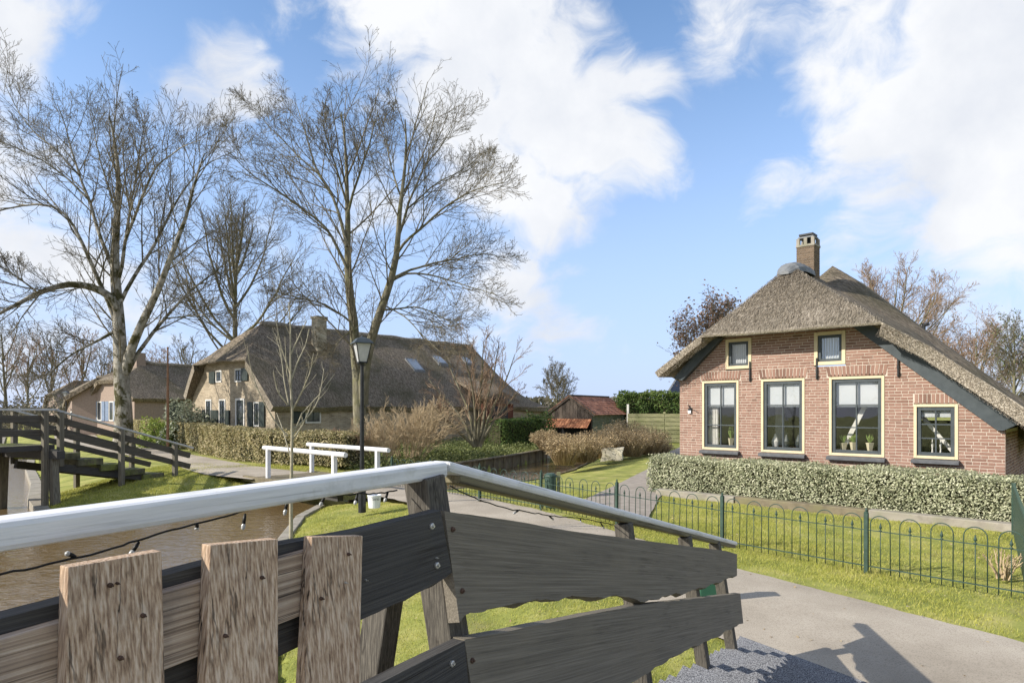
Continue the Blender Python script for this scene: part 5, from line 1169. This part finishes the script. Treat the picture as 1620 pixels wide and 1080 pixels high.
for sgn in (-1, 1):
    MB().bar((xm, -.08, rz_ + .04), (xm + sgn * (BW / 2 + .2), -.08, ez - .06), .05, .2, (0, 0, 1)).build('barge_board', M['shed_dark'], shed)
    tm = MB()
    for r in range(9):
        t0, t1 = r / 9, (r + 1) / 9
        for c in range(26):
            y0 = -.12 + c * (SL + .25) / 26; y1 = y0 + (SL + .25) / 26 - .012
            xa, xb = xm + sgn * (BW / 2 + .22) * t0, xm + sgn * (BW / 2 + .22) * (t1 + .03); za, zb = rz_ + .06 - (rz_ - ez + .12) * t0, rz_ + .06 - (rz_ - ez + .12) * (t1 + .03)
            k = random.random(); l = .035
            tm.quad_box([(xa, y0, za), (xb, y0, zb + l), (xb, y1, zb + l), (xa, y1, za), (xa, y0, za + .02), (xb, y0, zb + l + .02), (xb, y1, zb + l + .03), (xa, y1, za + .03)] if sgn > 0 else [(xb, y0, zb + l), (xa, y0, za), (xa, y1, za), (xb, y1, zb + l), (xb, y0, zb + l + .02), (xa, y0, za + .02), (xa, y1, za + .03), (xb, y1, zb + l + .03)], k)
    o = tm.build('roof_tiles', M['tile_dull'], shed, tint=True); o['kind'] = 'stuff'
MB().bar((xm, -.12, rz_ + .10), (xm, SL + .1, rz_ + .10), .2, .08).build('ridge_tile', M['shed_dark'], shed)
tm = MB()                          # orange pantile lean-to over the opening
for c in range(15):
    x0 = -BW + .02 + c * (BW - .04) / 15; wv = (BW - .04) / 15
    for r in range(4):
        y0, y1 = -.05 - r * .15, -.05 - (r + 1) * .15 - .03; z0, z1 = 1.42 - r * .125, 1.42 - (r + 1) * .125 - .01
        for h, (a_, b_) in enumerate(((0, .6), (.6, 1))):
            e = .03 if h == 0 else .0
            tm.quad_box([(x0 + a_ * wv, y1, z1 + e), (x0 + b_ * wv - .003, y1, z1 + .02), (x0 + b_ * wv - .003, y0, z0 + .02 - .02), (x0 + a_ * wv, y0, z0 + e - .02), (x0 + a_ * wv, y1, z1 + e + .018), (x0 + b_ * wv - .003, y1, z1 + .038), (x0 + b_ * wv - .003, y0, z0 + .018), (x0 + a_ * wv, y0, z0 + e - .002)], random.random())
o = tm.build('lean_to_tiles', M['tile'], shed, tint=True); o['kind'] = 'stuff'
MB().box(-BW + .1, -.1, .6, .7, -.5, 1.0).build('interior_shade_panel', M['black'], shed)  # black panel stands in for the shade inside the boathouse
# board fence behind the driveway
wf0 = Vector((7.05, 38.5, 0)); wf1 = Vector((13.2, 36.0, 0)); wfd = (wf1 - wf0)
wf = thing('board_fence', 'weathered green slatted timber fence between boathouse and house', 'fence', tuple(wf0), math.atan2(wfd.y, wfd.x))
Lw = wfd.length
for i in range(7):
    for a_, b_ in ((0, .33), (.335, .66), (.665, 1.0)): MB().box(Lw * a_, Lw * b_, -.02 - .02 * (i % 2), .0 - .02 * (i % 2), .05 + i * .245, .05 + i * .245 + .215).build('slat', M['fence'], wf)
for q in (0, .33, .66, 1): MB().box(Lw * q - .06, Lw * q + .06, .0, .12, -.1, 1.85 if q else 2.3).build('post', M['fence'] if q else M['white_wall'], wf)
# solar roof behind the hedge
sr = thing('solar_roof', 'dark roof covered in solar panels behind the laurel hedge', 'roof', (13.5, 52, 0))
SRF = Vector((0, 0, 0))
MB().prism([(-1.2, 0, 0), (9, -3, 0), (9, -3, 1.8), (-1.2, 0, 1.8)], (0, 6, 0)).build('wall', M['shed_dark'], sr)
MB().quad_box([(-2.0, -.6, 1.6), (9, -3.6, 1.6), (10.5, 3, 5.4), (1.6, 4.5, 5.4), (-2.0, -.6, 1.7), (9, -3.6, 1.7), (10.5, 3, 5.5), (1.6, 4.5, 5.5)]).build('roof', M['lead'], sr)
for i in range(3):
    for j in range(5):
        def q(u, v): return Vector((-2.0, -.6, 1.72)).lerp(Vector((9, -3.6, 1.72)), u).lerp(Vector((1.6, 4.5, 5.52)).lerp(Vector((10.5, 3, 5.52)), u), v)
        u0, u1, v0, v1 = .02 + j * .19, .02 + (j + 1) * .19 - .008, .04 + i * .31, .04 + (i + 1) * .31 - .015
        c_ = [q(u0, v0), q(u1, v0), q(u1, v1), q(u0, v1)]; MB().quad_box(c_ + [p + Vector((0, 0, .04)) for p in c_]).build('solar_panel', M['panel'], sr)
# pale stone block, terracotta pot
rg = np.random.default_rng(12); st = MB(); nx = 9
vs = []
import bmesh
b = bmesh.new(); bmesh.ops.create_cube(b, size=1.0); bmesh.ops.subdivide_edges(b, edges=b.edges[:], cuts=5, use_grid_fill=True)
for v in b.verts:
    p = v.co; n_ = math.sin(p.x * 9 + p.z * 7) * .025 + math.sin(p.y * 11 + p.x * 5) * .02; v.co = Vector((p.x * .80 + n_ + p.z * .05, p.y * .4 + n_, p.z * .50 + n_ * .6 + p.x * .03))
me = bpy.data.meshes.new('boulder'); b.to_mesh(me); b.free()
o = add('boulder', me, M['stone']); o.location = (4.02, 25.3, .20); o.rotation_euler = (0, 0, R(-12)); tag(o, 'pale angular stone block in front of the dried reeds', 'stone')
tp = thing('terracotta_pot', 'round terracotta pot at the left end of the variegated hedge', 'pot', (3.92, 15.75, 0)); MB().lathe((0, 0, 0), [(.10, 0), (.17, .12), (.20, .26), (.16, .40), (.13, .42), (.12, .36)], 16).build('pot_body', M['terracotta'], tp, smooth=True); MB().lathe((0, 0, .40), [(.135, 0), (.15, .015), (.15, .04), (.12, .045)], 16).build('pot_rim', M['terracotta'], tp)

# ------------------------------------------------------------------ big bare trees
def limb(px, Y, dY, r0, r1):
    if Y > 26 and r0 < .22: r0 *= .62; r1 *= .7
    n = len(px); d = np.r_[0, np.cumsum([math.hypot(px[i + 1][0] - px[i][0], px[i + 1][1] - px[i][1]) for i in range(n - 1)])]; d = d / d[-1]
    return ([tuple(at(x, y, Y + dY * d[i] ** 1.2)) for i, (x, y) in enumerate(px)], r0, r1)
T1Y = 31.0
L1 = [limb([(196, 716), (196, 650), (193, 600), (188, 555), (187, 477), (185, 421), (183, 356), (185, 319), (188, 264), (182, 225), (176, 185)], T1Y, 0, .43, .03),
      limb([(184, 520), (178, 490), (160, 453), (134, 393), (109, 342), (79, 321), (42, 324), (0, 333), (-40, 345)], T1Y, -2.5, .20, .03),
      limb([(188, 500), (180, 470), (139, 451), (102, 449), (60, 463), (28, 481), (0, 495), (-40, 520)], T1Y, -4, .22, .03),
      limb([(186, 440), (178, 421), (153, 365), (143, 319), (125, 277), (111, 231), (104, 200), (92, 165)], T1Y, 2.5, .17, .025),
      limb([(143, 319), (110, 285), (70, 255), (30, 235), (-10, 222)], T1Y, -1, .09, .02),
      limb([(125, 277), (90, 240), (50, 205), (25, 170), (8, 135)], T1Y, 1.5, .08, .02),
      limb([(188, 440), (194, 421), (199, 375), (222, 319), (241, 268), (278, 236), (315, 222)], T1Y, -3, .15, .02),
      limb([(190, 480), (199, 458), (231, 412), (268, 338), (296, 291), (333, 254), (370, 240)], T1Y, 3, .16, .02),
      limb([(198, 590), (208, 551), (231, 495), (259, 440), (278, 384), (296, 338), (310, 290), (322, 245)], T1Y, -1.5, .24, .025),
      limb([(202, 590), (218, 557), (259, 504), (296, 463), (343, 430), (380, 393)], T1Y, 3, .18, .025),
      limb([(259, 504), (300, 500), (340, 495), (370, 505)], T1Y, -1, .07, .015),
      limb([(186, 520), (175, 528), (150, 542), (117, 557), (90, 580), (63, 604)], T1Y, -3.5, .13, .02),
      limb([(199, 375), (215, 280), (222, 230), (228, 195)], T1Y, -1, .10, .02),
      limb([(185, 340), (160, 260), (150, 215), (144, 180)], T1Y, 2, .09, .02),
      limb([(60, 463), (30, 440), (0, 420), (-30, 410)], T1Y - 2, -1, .07, .02)]
b1 = tuple(at(196, 712, T1Y)); b1 = (b1[0], b1[1], 0)
LV = [dict(c=13, n=7, len=(.32, .58), ang=(22, 52), up=.24, lo=.18, curl=.06, cap=3.2), dict(c=8, n=5, cap=1.7, len=(.38, .68), ang=(25, 58), up=.18, lo=.10, curl=.06), dict(c=5, n=4, len=(.36, .62), ang=(25, 58), up=.16, lo=.12, curl=.07), dict(c=1, n=3, len=(.4, .7), ang=(25, 55), up=.14, lo=.3, curl=.07)]
tree('bare_tree', 'tall spreading bare tree with mossy pale trunk by the black bridge', L1, LV, b1, M['bark'], M['twig'], group='bare trees', seed=11, rmin=.0068, n0=16, wob=.012)
T3Y = 26.5
L3 = [limb([(570, 722), (569, 680), (568, 620), (566, 570), (560, 524), (551, 444), (549, 369), (547, 280), (546, 227), (541, 180)], T3Y, .5, .30, .025),
      limb([(574, 640), (577, 580), (584, 533), (602, 489), (620, 444), (629, 409), (631, 347), (638, 280), (645, 235), (642, 190)], T3Y, -1, .24, .025),
      limb([(549, 425), (542, 409), (522, 364), (491, 338), (447, 307), (402, 280), (370, 250)], T3Y, -2, .11, .02),
      limb([(549, 390), (545, 360), (531, 320), (504, 276), (487, 227), (477, 190), (468, 165)], T3Y, 2.2, .12, .02),
      limb([(549, 345), (555, 318), (567, 280), (584, 231), (592, 200), (598, 172)], T3Y, -1.5, .10, .02),
      limb([(563, 530), (555, 507), (513, 480), (469, 471), (429, 458)], T3Y, -2, .08, .015),
      limb([(548, 320), (530, 260), (516, 215), (508, 178)], T3Y, -2.0, .08, .015),
      limb([(629, 400), (640, 380), (664, 364), (700, 329), (744, 302), (798, 289)], T3Y, -2, .10, .015),
      limb([(622, 440), (640, 430), (678, 418), (727, 409), (771, 400), (802, 409)], T3Y, 2, .09, .015),
      limb([(618, 445), (642, 431), (691, 436), (740, 453), (784, 467)], T3Y, -2.5, .08, .015),
      limb([(600, 492), (616, 489), (664, 484), (709, 507), (740, 524)], T3Y, -1, .07, .015),
      limb([(632, 370), (640, 345), (651, 311), (669, 267), (700, 227), (722, 191)], T3Y, 2, .10, .015),
      limb([(634, 310), (620, 270), (612, 235), (608, 200)], T3Y, 1.5, .07, .015),
      limb([(645, 330), (690, 290), (730, 270), (770, 240)], T3Y, 1.2, .06, .012),
      limb([(504, 276), (460, 235), (425, 200), (400, 165)], T3Y + 1, 1, .06, .012),
      limb([(560, 520), (540, 535), (525, 555), (500, 565)], T3Y, -1.5, .05, .012),
      limb([(606, 482), (640, 500), (668, 530), (700, 560)], T3Y, -2.0, .055, .012)]
b3 = at(570, 722, T3Y); b3 = (b3.x, b3.y, 0)
tree('bare_tree', 'forked bare tree rising behind the street lamp in front of the farm', L3, LV, b3, M['bark_grey'], M['twig'], group='bare trees', seed=21, rmin=.0060, n0=14, wob=.015)
def simple_tree(name, label, x, ybase, ytop, Y, wpx, seed, mt=None, mw=None, group='bare trees', forks=9, lv=None, rt=None, leaves=None, base=None, h0=.22, cat='tree'):
    """upright tree filling the photo box: base pixel (x,ybase), top ytop, half-width wpx"""
    rg = np.random.default_rng(seed); p0 = at(x, ybase, Y); p1 = at(x, ytop, Y); H_ = (p1.z - p0.z) * .88; Wd = wpx / 1000 * Y * .82; r = rt or H_ * .018
    P0 = np.array(p0); limbs = [([P0, P0 + [rg.normal(0, .01) * H_, 0, H_ * .35], P0 + [rg.normal(0, .03) * H_, 0, H_ * .7], P0 + [rg.normal(0, .03) * H_, rg.normal(0, .03) * H_, H_ * .97]], r, r * .08)]
    for i in range(forks):
        a = 2 * np.pi * i / forks + rg.uniform(-.3, .3); s0 = h0 + .45 * rg.random(); top = min(1.0, s0 + rg.uniform(.3, .55)); rad = Wd * rg.uniform(.75, 1.0) * math.sqrt(max(.12, 1 - ((top - .62) / .42) ** 2))
        q0 = P0 + [0, 0, H_ * s0]; q3 = P0 + [math.cos(a) * rad, math.sin(a) * rad, H_ * top]
        q1 = q0 + (q3 - q0) * np.array([.4, .4, .22]); q2 = q0 + (q3 - q0) * np.array([.75, .75, .6]); limbs.append(([q0, q1, q2, q3], r * .42 * rg.uniform(.7, 1.1), r * .06))
    lv = lv or [dict(c=11, n=6, len=(.28, .5), ang=(22, 52), up=.22, lo=.2, curl=.07), dict(c=7, n=4, len=(.36, .62), ang=(25, 55), up=.16, lo=.12, curl=.07), dict(c=4, n=3, len=(.38, .65), ang=(25, 55), up=.14, lo=.12, curl=.07)]
    return tree(name, label, limbs, lv, tuple(p0), mt or M['bark_grey'], mw or M['twig'], cat, group, seed, max(.005, Y * .00019), 9, leaves=leaves)
simple_tree('bare_tree', 'bare tree with dense rounded crown behind the gable of the thatched farm', 373, 690, 280, 47, 175, 31, forks=15, h0=.3)
simple_tree('bare_tree', 'bare tree seen between farm and boathouse roofs against the sky', 880, 668, 566, 75, 36, 32, forks=10, h0=.1)
simple_tree('bare_tree', 'wide bare tree behind the ridge of the brick farmhouse', 1415, 660, 400, 34, 135, 33, forks=16, h0=.25, mw=M['twig_red'])
simple_tree('russet_tree', 'tree holding dry russet leaves behind the left roof slope', 1120, 690, 458, 32, 72, 34, group=None, forks=10, leaves=(4200, .07, .18, M['rustleaf']))
simple_tree('russet_tree', 'reddish twiggy tree beyond the right roof slope', 1540, 680, 488, 44, 85, 35, group=None, forks=15, mw=M['twig_red'], leaves=(3000, .06, .2, M['rustleaf']))
simple_tree('ivy_tree', 'ivy clad tree at the right edge behind the farmhouse', 1606, 680, 485, 40, 45, 36, group=None, forks=9, leaves=(700, .07, .25, M['ground_leaf']))
LB = ['row of bare trees: leftmost tree over the far bank', 'bare tree second in the row over the far bank', 'bare tree in the far row left of the small cottages', 'bare tree with reddish top behind the small cottages', 'bare tree directly left of the large mossy trunk, far behind', 'bare tree far behind right of the large mossy trunk', 'low bare tree behind the pink thatched house']
for i, (x, yb, yt, Y, w) in enumerate([(8, 680, 480, 70, 60), (45, 680, 520, 66, 45), (82, 676, 505, 78, 48), (132, 676, 510, 74, 50), (165, 676, 530, 84, 40), (250, 676, 540, 88, 45), (300, 670, 520, 95, 50)]):
    simple_tree('bare_tree', LB[i], x, yb, yt, Y, w, 50 + i, forks=9, mw=M['twig_red'] if i % 2 else M['twig'], lv=[dict(c=8, n=5, len=(.28, .5), ang=(25, 58), up=.25, lo=.2), dict(c=6, n=4, len=(.3, .5), ang=(25, 55), up=.2, lo=.15), dict(c=3, n=3, len=(.3, .5), ang=(25, 55), up=.1, lo=.2)])

# ------------------------------------------------------------------ hedges and shrubs
hedge('beech_hedge', 'long clipped beech hedge with brown leaves in front of the farm', [(-25.5, 43.5), (-19.0, 35.6), (-13.9, 29.4)], 1.1, 1.28, 26000, .05, M['beech'], 5, group='beech hedges')
hedge('beech_hedge', 'short clipped hedge block between path and farm gable', [(-13.5, 28.6), (-11.2, 26.0)], 1.15, 1.22, 12000, .045, M['beech'], 6, group='beech hedges')
hedge('beech_hedge', 'mixed green brown hedge behind the white-railed bridge', [(-10.9, 25.5), (-8.4, 23.4), (-5.6, 22.3)], 1.2, 1.15, 18000, .042, M['beech'], 8, group='beech hedges', lump=.14)
hedge('box_hedge', 'dark green clipped hedge block near the farm porch', [(-.95, 33.5), (1.2, 35.3)], 1.6, 1.45, 9000, .045, M['laurel'], 9)
hedge('laurel_hedge', 'glossy green laurel hedge above the slatted fence', [(7.0, 41.5), (15.0, 39.5)], 1.6, 3.0, 16000, .08, M['laurel'], 10, lump=.28, tintf=lambda q, rg: np.clip(rg.random(len(q)) * .6 + .45 * ((q[:, 2] - 1.2) / 1.8), 0, 1))
def bush(name, label, c, r, h, n, size, mat_, seed, cat='shrub', group=None):
    rg = np.random.default_rng(seed); t = thing(name, label, cat, (c[0], c[1], 0), 0, group)
    u = rg.normal(size=(n, 3)); u /= np.linalg.norm(u, axis=1, keepdims=True); u[:, 2] = np.abs(u[:, 2]); rad = rg.random((n, 1)) ** .25
    lob = 1 + .18 * np.sin(u[:, :1] * 5 + seed) + .15 * np.sin(u[:, 1:2] * 6 + u[:, 2:] * 5)
    q = u * rad * lob * np.array([r, r, h]); add('foliage', leaf_mesh('foliage', q, size, rg, normals=u), mat_, t)
    m_ = MB()
    for i in range(7): a = i * .9; m_.tube([(0, 0, -.1), (math.cos(a) * r * .3, math.sin(a) * r * .3, h * .45), (math.cos(a) * r * .55, math.sin(a) * r * .55, h * .8)], [.03, .02, .008], 5)
    m_.build('stem', M['twig'], t); return t
bush('silver_shrub', 'silvery variegated shrub beside the farm gable', (-17.2, 33.6), 1.45, 2.3, 5000, .075, M['silver'], 3)
bush('lime_shrub', 'bright lime green shrub left of the reddish pole', (-18.4, 33.0), 1.0, 1.55, 2600, .075, M['lime'], 4)
bush('evergreen_shrub', 'dark evergreen shrub beside the boathouse corner', (1.5, 35.2), 1.0, 2.0, 3000, .065, M['laurel'], 5)
SLV = [dict(c=9, n=5, len=(.3, .55), ang=(15, 45), up=.25, lo=.15), dict(c=6, n=4, len=(.3, .55), ang=(15, 50), up=.2, lo=.1)]
shrub('twiggy_shrub', 'broad tan twiggy shrub right of the street lamp', at(650, 690, 25), 2.5, 2.0, 46, SLV, M['twig_tan'], M['twig_tan'], 41, r0=.016, lean=(.18, 0), rmin=.0055)
shrub('twiggy_shrub', 'tan twiggy shrub behind the right white rail', at(600, 700, 23.5), 1.9, 1.3, 32, SLV, M['twig_tan'], M['twig_tan'], 42, r0=.014, rmin=.005)
shrub('twiggy_shrub', 'low reddish brown shrub at the end of the farm hedge', at(548, 700, 22.8), 1.35, .9, 30, SLV, M['twig_red'], M['twig_red'], 43, r0=.012, rmin=.005, leaves=(1500, .03, .05, M['rustleaf']))
# big multi-stemmed shrub in front of the barn roof
L5 = []
for i, px in enumerate([[(752, 706), (745, 660), (728, 625), (715, 590), (705, 560)], [(754, 706), (752, 650), (748, 610), (738, 575), (732, 548)], [(757, 706), (765, 655), (775, 610), (785, 570), (790, 545)], [(758, 706), (770, 665), (790, 625), (805, 590), (815, 562)],
                        [(750, 706), (735, 665), (712, 640), (690, 615), (678, 598)], [(755, 706), (758, 640), (762, 600), (765, 560), (766, 540)], [(759, 706), (778, 670), (800, 645), (822, 615)], [(751, 706), (725, 680), (700, 660), (685, 640)]]): L5.append(limb(px, 25.5, (-1) ** i * .9, .075, .012))
b5 = at(755, 706, 25.5); tree('twiggy_shrub', 'tall many-stemmed bare shrub in front of the barn roof', L5, [dict(c=10, n=6, len=(.25, .5), ang=(20, 50), up=.35, lo=.2), dict(c=7, n=4, len=(.3, .5), ang=(20, 50), up=.3, lo=.1), dict(c=4, n=3, len=(.3, .5), ang=(20, 50), up=.3, lo=.1)], (b5.x, b5.y, 0), M['bark_grey'], M['twig_red'], 'shrub', None, 61, .0055, 8)
# ground planting in the farm garden
def cover(name, label, poly, n, size, hgt, mat_, seed, cat='ground cover'):
    rg = np.random.default_rng(seed); poly = np.array(poly, float); lo, hi = poly.min(0), poly.max(0); P_ = rg.uniform(lo, hi, (n * 3, 2)); P_ = P_[poly_dist(P_, poly) < 0][:n]
    cl = .5 + .5 * np.sin(P_[:, 0] * 1.9 + seed) * np.sin(P_[:, 1] * 1.6); z = ground_h(P_) + rg.random(len(P_)) ** 1.4 * hgt * (.35 + .75 * cl)
    o = add(name, leaf_mesh(name, np.column_stack([P_, z]), size, rg, up=1.0), mat_); tag(o, label, cat, kind='stuff'); return o
cover('ground_cover', 'low green leafy planting in the farm garden above the revetment', [(-4.6, 21.2), (-2.4, 24.2), (-.4, 28.2), (1.5, 32.6), (1.6, 36), (-3.5, 37), (-9, 29), (-6.6, 22.5)], 26000, .05, .42, M['ground_leaf'], 7)
# dry grasses: tufts of bent blades
def tuft(name, label, c, r, h, n, mat_, seed, wd=.006, group=None, plume=True, cat='ornamental grass'):
    rg = np.random.default_rng(seed); t = thing(name, label, cat, (c[0], c[1], 0), 0, group)
    a = rg.uniform(0, 2 * np.pi, n); rr_ = r * np.sqrt(rg.random(n)); b0 = np.stack([np.cos(a) * rr_ * .45, np.sin(a) * rr_ * .45, np.zeros(n)], 1); H_ = h * rg.uniform(.6, 1.05, n) * (1 - .25 * rr_ / r)
    e = np.stack([np.cos(a) * rr_ * 1.1, np.sin(a) * rr_ * 1.1, H_], 1) + rg.normal(0, .05, (n, 3)); m_ = b0 * .45 + e * .55; m_[:, 2] = H_ * .62
    Pp = np.stack([b0, m_, e], 1); Rr_ = np.tile(np.array([wd, wd * .8, wd * .35]), (n, 1)); V, f = batch_tubes(Pp, Rr_, 3)
    add('stalks', np_mesh('stalks', V, [f], tint=np.repeat(rg.random(n), 6)), mat_, t)
    if plume:
        q = e[:, None, :] + rg.normal(0, .035, (n, 5, 3)) - np.array([0, 0, .07]); add('plumes', leaf_mesh('plumes', q.reshape(-1, 3), .028, rg), mat_, t)
    return t
GL = ['leftmost dried tan grass clump at the ditch edge', 'dried tan grass clump second from the ditch', 'dried tan grass clump left of the stone block', 'dried tan grass clump behind the stone block', 'tall dried grass clump behind the stone block in front of the boathouse', 'dried brown clump right of the stone block', 'dried brown flower heads clump near the drive', 'low dried clump at the edge of the drive']
for i, (x, yb, Y, r, h, n) in enumerate([(893, 735, 22.8, .75, 1.15, 420), (925, 730, 24, .8, 1.2, 450), (945, 722, 25.8, .8, 1.25, 420), (975, 712, 27.5, .9, 1.35, 480), (990, 705, 30.5, 1.1, 1.6, 500), (1000, 718, 26.8, .8, 1.15, 420), (1025, 714, 28, .95, 1.3, 480), (1048, 716, 28.5, .45, .6, 200)]):
    p = at(x, yb, Y); tuft('dried_grass', GL[i], (p.x, p.y), r, h, n, M['straw'], 70 + i, .008, 'dried grass clumps along the lawn')
p = at(866, 700, 31); tuft('feather_grass', 'pale feathery grass tuft beside the dark hedge block', (p.x, p.y), .8, 1.05, 600, M['straw'], 90, .006)
# cut-back shrub inside the lawn fence
p = at(1600, 925, 7.2); shrub('cut_shrub', 'cut back shrub of bare reddish stems inside the hairpin fence', (p.x + .1, p.y + .25), .40, .22, 16, [dict(c=3, n=3, len=(.25, .5), ang=(20, 50), up=.3, lo=.3)], M['twig_tan'], M['twig_tan'], 44, r0=.014, rmin=.004)
# distant woodland belt closing the horizon
def far_wood():
    rg = np.random.default_rng(5); n = 26000; x = rg.uniform(-260, 260, n); y = rg.uniform(150, 190, n); h = (3.2 + 2.0 * np.sin(x * .06) + 1.3 * np.sin(x * .19 + 1)) * rg.random(n) ** .7
    n2 = 16000; x2 = rg.uniform(-90, 60, n2); y2 = rg.uniform(-62, -50, n2); h2 = (6.5 + 2.5 * np.sin(x2 * .13) + 1.2 * np.sin(x2 * .4)) * rg.random(n2) ** .7; x = np.r_[x, x2]; y = np.r_[y, y2]; h = np.r_[h, h2]
    o = add('far_wood', leaf_mesh('far_wood', np.column_stack([x, y, h]), .8, rg), M['far']); tag(o, 'low brownish belt of distant trees along the horizon', 'woodland', kind='stuff')
M['far'] = leafmat('far_wood_leaf', [(.07, .07, .05, 1), (.13, .12, .085, 1), (.20, .175, .13, 1)])
far_wood()
# scrub behind the far bank
def far_scrub():
    rg = np.random.default_rng(15); n = 14000; P_ = np.column_stack([rg.uniform(-75, -36, n), rg.uniform(56, 80, n)]); z = rg.random(n) ** 1.3 * (2.6 + 1.4 * np.sin(P_[:, 0] * .6) * np.sin(P_[:, 1] * .5))
    o = add('far_scrub', leaf_mesh('far_scrub', np.column_stack([P_, np.maximum(z, .05)]), .16, rg), M['far']); tag(o, 'brown winter scrub behind the far bank at the left', 'scrub', kind='stuff')
far_scrub()

# ------------------------------------------------------------------ grass blades on the near lawns
def grass():
    rg = np.random.default_rng(2)
    PATH = np.array([(6.4, 3.0), (4.38, 5.40), (2.82, 7.9), (1.60, 10.5), (.5, 12.6), (-.75, 14.4), (-2.6, 16.4), (-3.45, 17.15), (-4.75, 15.6), (-3.1, 14.6), (-1.3, 12.3), (-.3, 10.4), (.55, 8.2), (1.55, 6.0), (2.6, 4.2), (3.6, 2.2)])
    DRV = np.array([(.95, 12.6), (2.1, 15.1), (4.5, 21), (7.5, 30), (13.5, 34), (9.5, 26), (5.1, 17.3), (3.5, 14.9), (2.35, 11.1)])
    zones = [(-2.6, 4.6, 2.0, 11.5, 150000, .034, .0030), (-4.8, .8, 8, 16, 70000, .036, .0042), (1.0, 9.5, 6.0, 15.5, 150000, .032, .0036), (-12.5, -6, 15, 23, 60000, .05, .007), (-.5, 6, 17, 26, 40000, .05, .008)]
    vs, ts = [], []
    for x0, x1, y0, y1, n, h, w in zones:
        P_ = np.column_stack([rg.uniform(x0, x1, n), rg.uniform(y0, y1, n)])
        d = poly_dist(P_, WPOLY); dp = poly_dist(P_, PATH); dd = poly_dist(P_, DRV); loc_ = (P_ - np.array([9.16, 11.74])) @ np.array([[hs_], [hc]])
        hedge_free = (loc_[:, 0] < -1.72); rag = .05 * rg.normal(size=n)
        k = (d > .12) & (dp > rag) & (dd > rag) & hedge_free & (np.abs(P_[:, 0]) < P_[:, 1] * .86 + .5)
        bare = np.sin(P_[:, 0] * 1.1 + 2 * np.sin(P_[:, 1] * .7)) + np.sin(P_[:, 1] * 1.7 + P_[:, 0] * .6) + .8 * np.sin(P_[:, 0] * 3.7 + P_[:, 1] * 2.9); k &= rg.random(n) < np.clip(1.05 - .45 * np.clip(bare - .5, 0, 2), .12, 1)
        P_ = P_[k]; n = len(P_); z = ground_h(P_) - .004
        a = rg.uniform(0, np.pi, n); pat = .5 + .5 * np.sin(P_[:, 0] * 2.3 + np.sin(P_[:, 1] * 1.9) * 1.5) * np.sin(P_[:, 1] * 2.1 + 1)
        fd = np.full(n, 9.0)
        for fa, fb in zip(FP[:-1], FP[1:]):
            fa = np.array(fa); fe = np.array(fb) - fa; tt_ = np.clip(((P_ - fa) @ fe) / (fe @ fe), 0, 1); fd = np.minimum(fd, np.linalg.norm(P_ - fa - tt_[:, None] * fe, axis=1))
        hh = h * rg.uniform(.45, 1.35, n) * (.7 + .6 * pat) * (1 + 1.3 * np.exp(-(fd / .07) ** 2) * (rg.random(n) < .5)) * np.where(rg.random(n) < .015, 2.0, 1.0); lean = rg.normal(0, .5, (n, 2)) * hh[:, None]
        s_ = np.stack([np.cos(a), np.sin(a)], 1) * w * rg.uniform(.7, 1.3, (n, 1))
        A_ = np.column_stack([P_ - s_, z]); B_ = np.column_stack([P_ + s_, z]); C_ = np.column_stack([P_ + lean, z + hh])
        vs.append(np.stack([A_, B_, C_], 1).reshape(-1, 3)); ts.append(np.clip(rg.normal(.48, .22, n) + .22 * (pat - .5), 0, 1))
    V = np.concatenate(vs); o = add('grass', np_mesh('grass', V, [np.arange(len(V)).reshape(-1, 3)], tint=np.concatenate(ts)), M['blade']); tag(o, 'short yellow green mown grass on the banks and lawns', 'grass', kind='stuff')
grass()
def litter():
    rg = np.random.default_rng(77); n = 900; P_ = np.column_stack([rg.uniform(-4, 9, n), rg.uniform(4.5, 17, n)]); k = poly_dist(P_, WPOLY) > .3; P_ = P_[k]
    z = np.maximum(ground_h(P_), np.full(len(P_), -.5)) + .034
    o = add('leaf_litter', leaf_mesh('leaf_litter', np.column_stack([P_, z]), .018, rg, up=3.0), M['straw']); tag(o, 'scattered dry leaves on path and lawn', 'leaf litter', kind='stuff')
    n = 1500; P_ = np.column_stack([rg.uniform(-4, 7, n), rg.uniform(4.2, 16.5, n)]); PATH = np.array([(6.4, 3.0), (4.38, 5.40), (2.82, 7.9), (1.60, 10.5), (.5, 12.6), (-.75, 14.4), (-2.6, 16.4), (-3.45, 17.15), (-4.75, 15.6), (-3.1, 14.6), (-1.3, 12.3), (-.3, 10.4), (.55, 8.2), (1.55, 6.0), (2.6, 4.2), (3.6, 2.2)])
    d = poly_dist(P_, PATH); P_ = P_[np.abs(d) < rg.uniform(.02, .35, n)]; n = len(P_); r = rg.uniform(.004, .013, (n, 1, 1))
    oc = np.array([(1, 0, 0), (0, 1, 0), (-1, 0, 0), (0, -1, 0), (0, 0, .7), (0, 0, -.7)]) * rg.uniform(.7, 1.2, (n, 6, 1)); v = oc * r + np.column_stack([P_, np.full(n, .024)])[:, None]
    f = np.array([(0, 1, 4), (1, 2, 4), (2, 3, 4), (3, 0, 4), (1, 0, 5), (2, 1, 5), (3, 2, 5), (0, 3, 5)]); F = (np.arange(n)[:, None, None] * 6 + f[None]).reshape(-1, 3)
    o = add('grit', np_mesh('grit', v.reshape(-1, 3), [F]), M['kerb']); tag(o, 'loose grit and pebbles along the path edges', 'grit', kind='stuff')
litter()
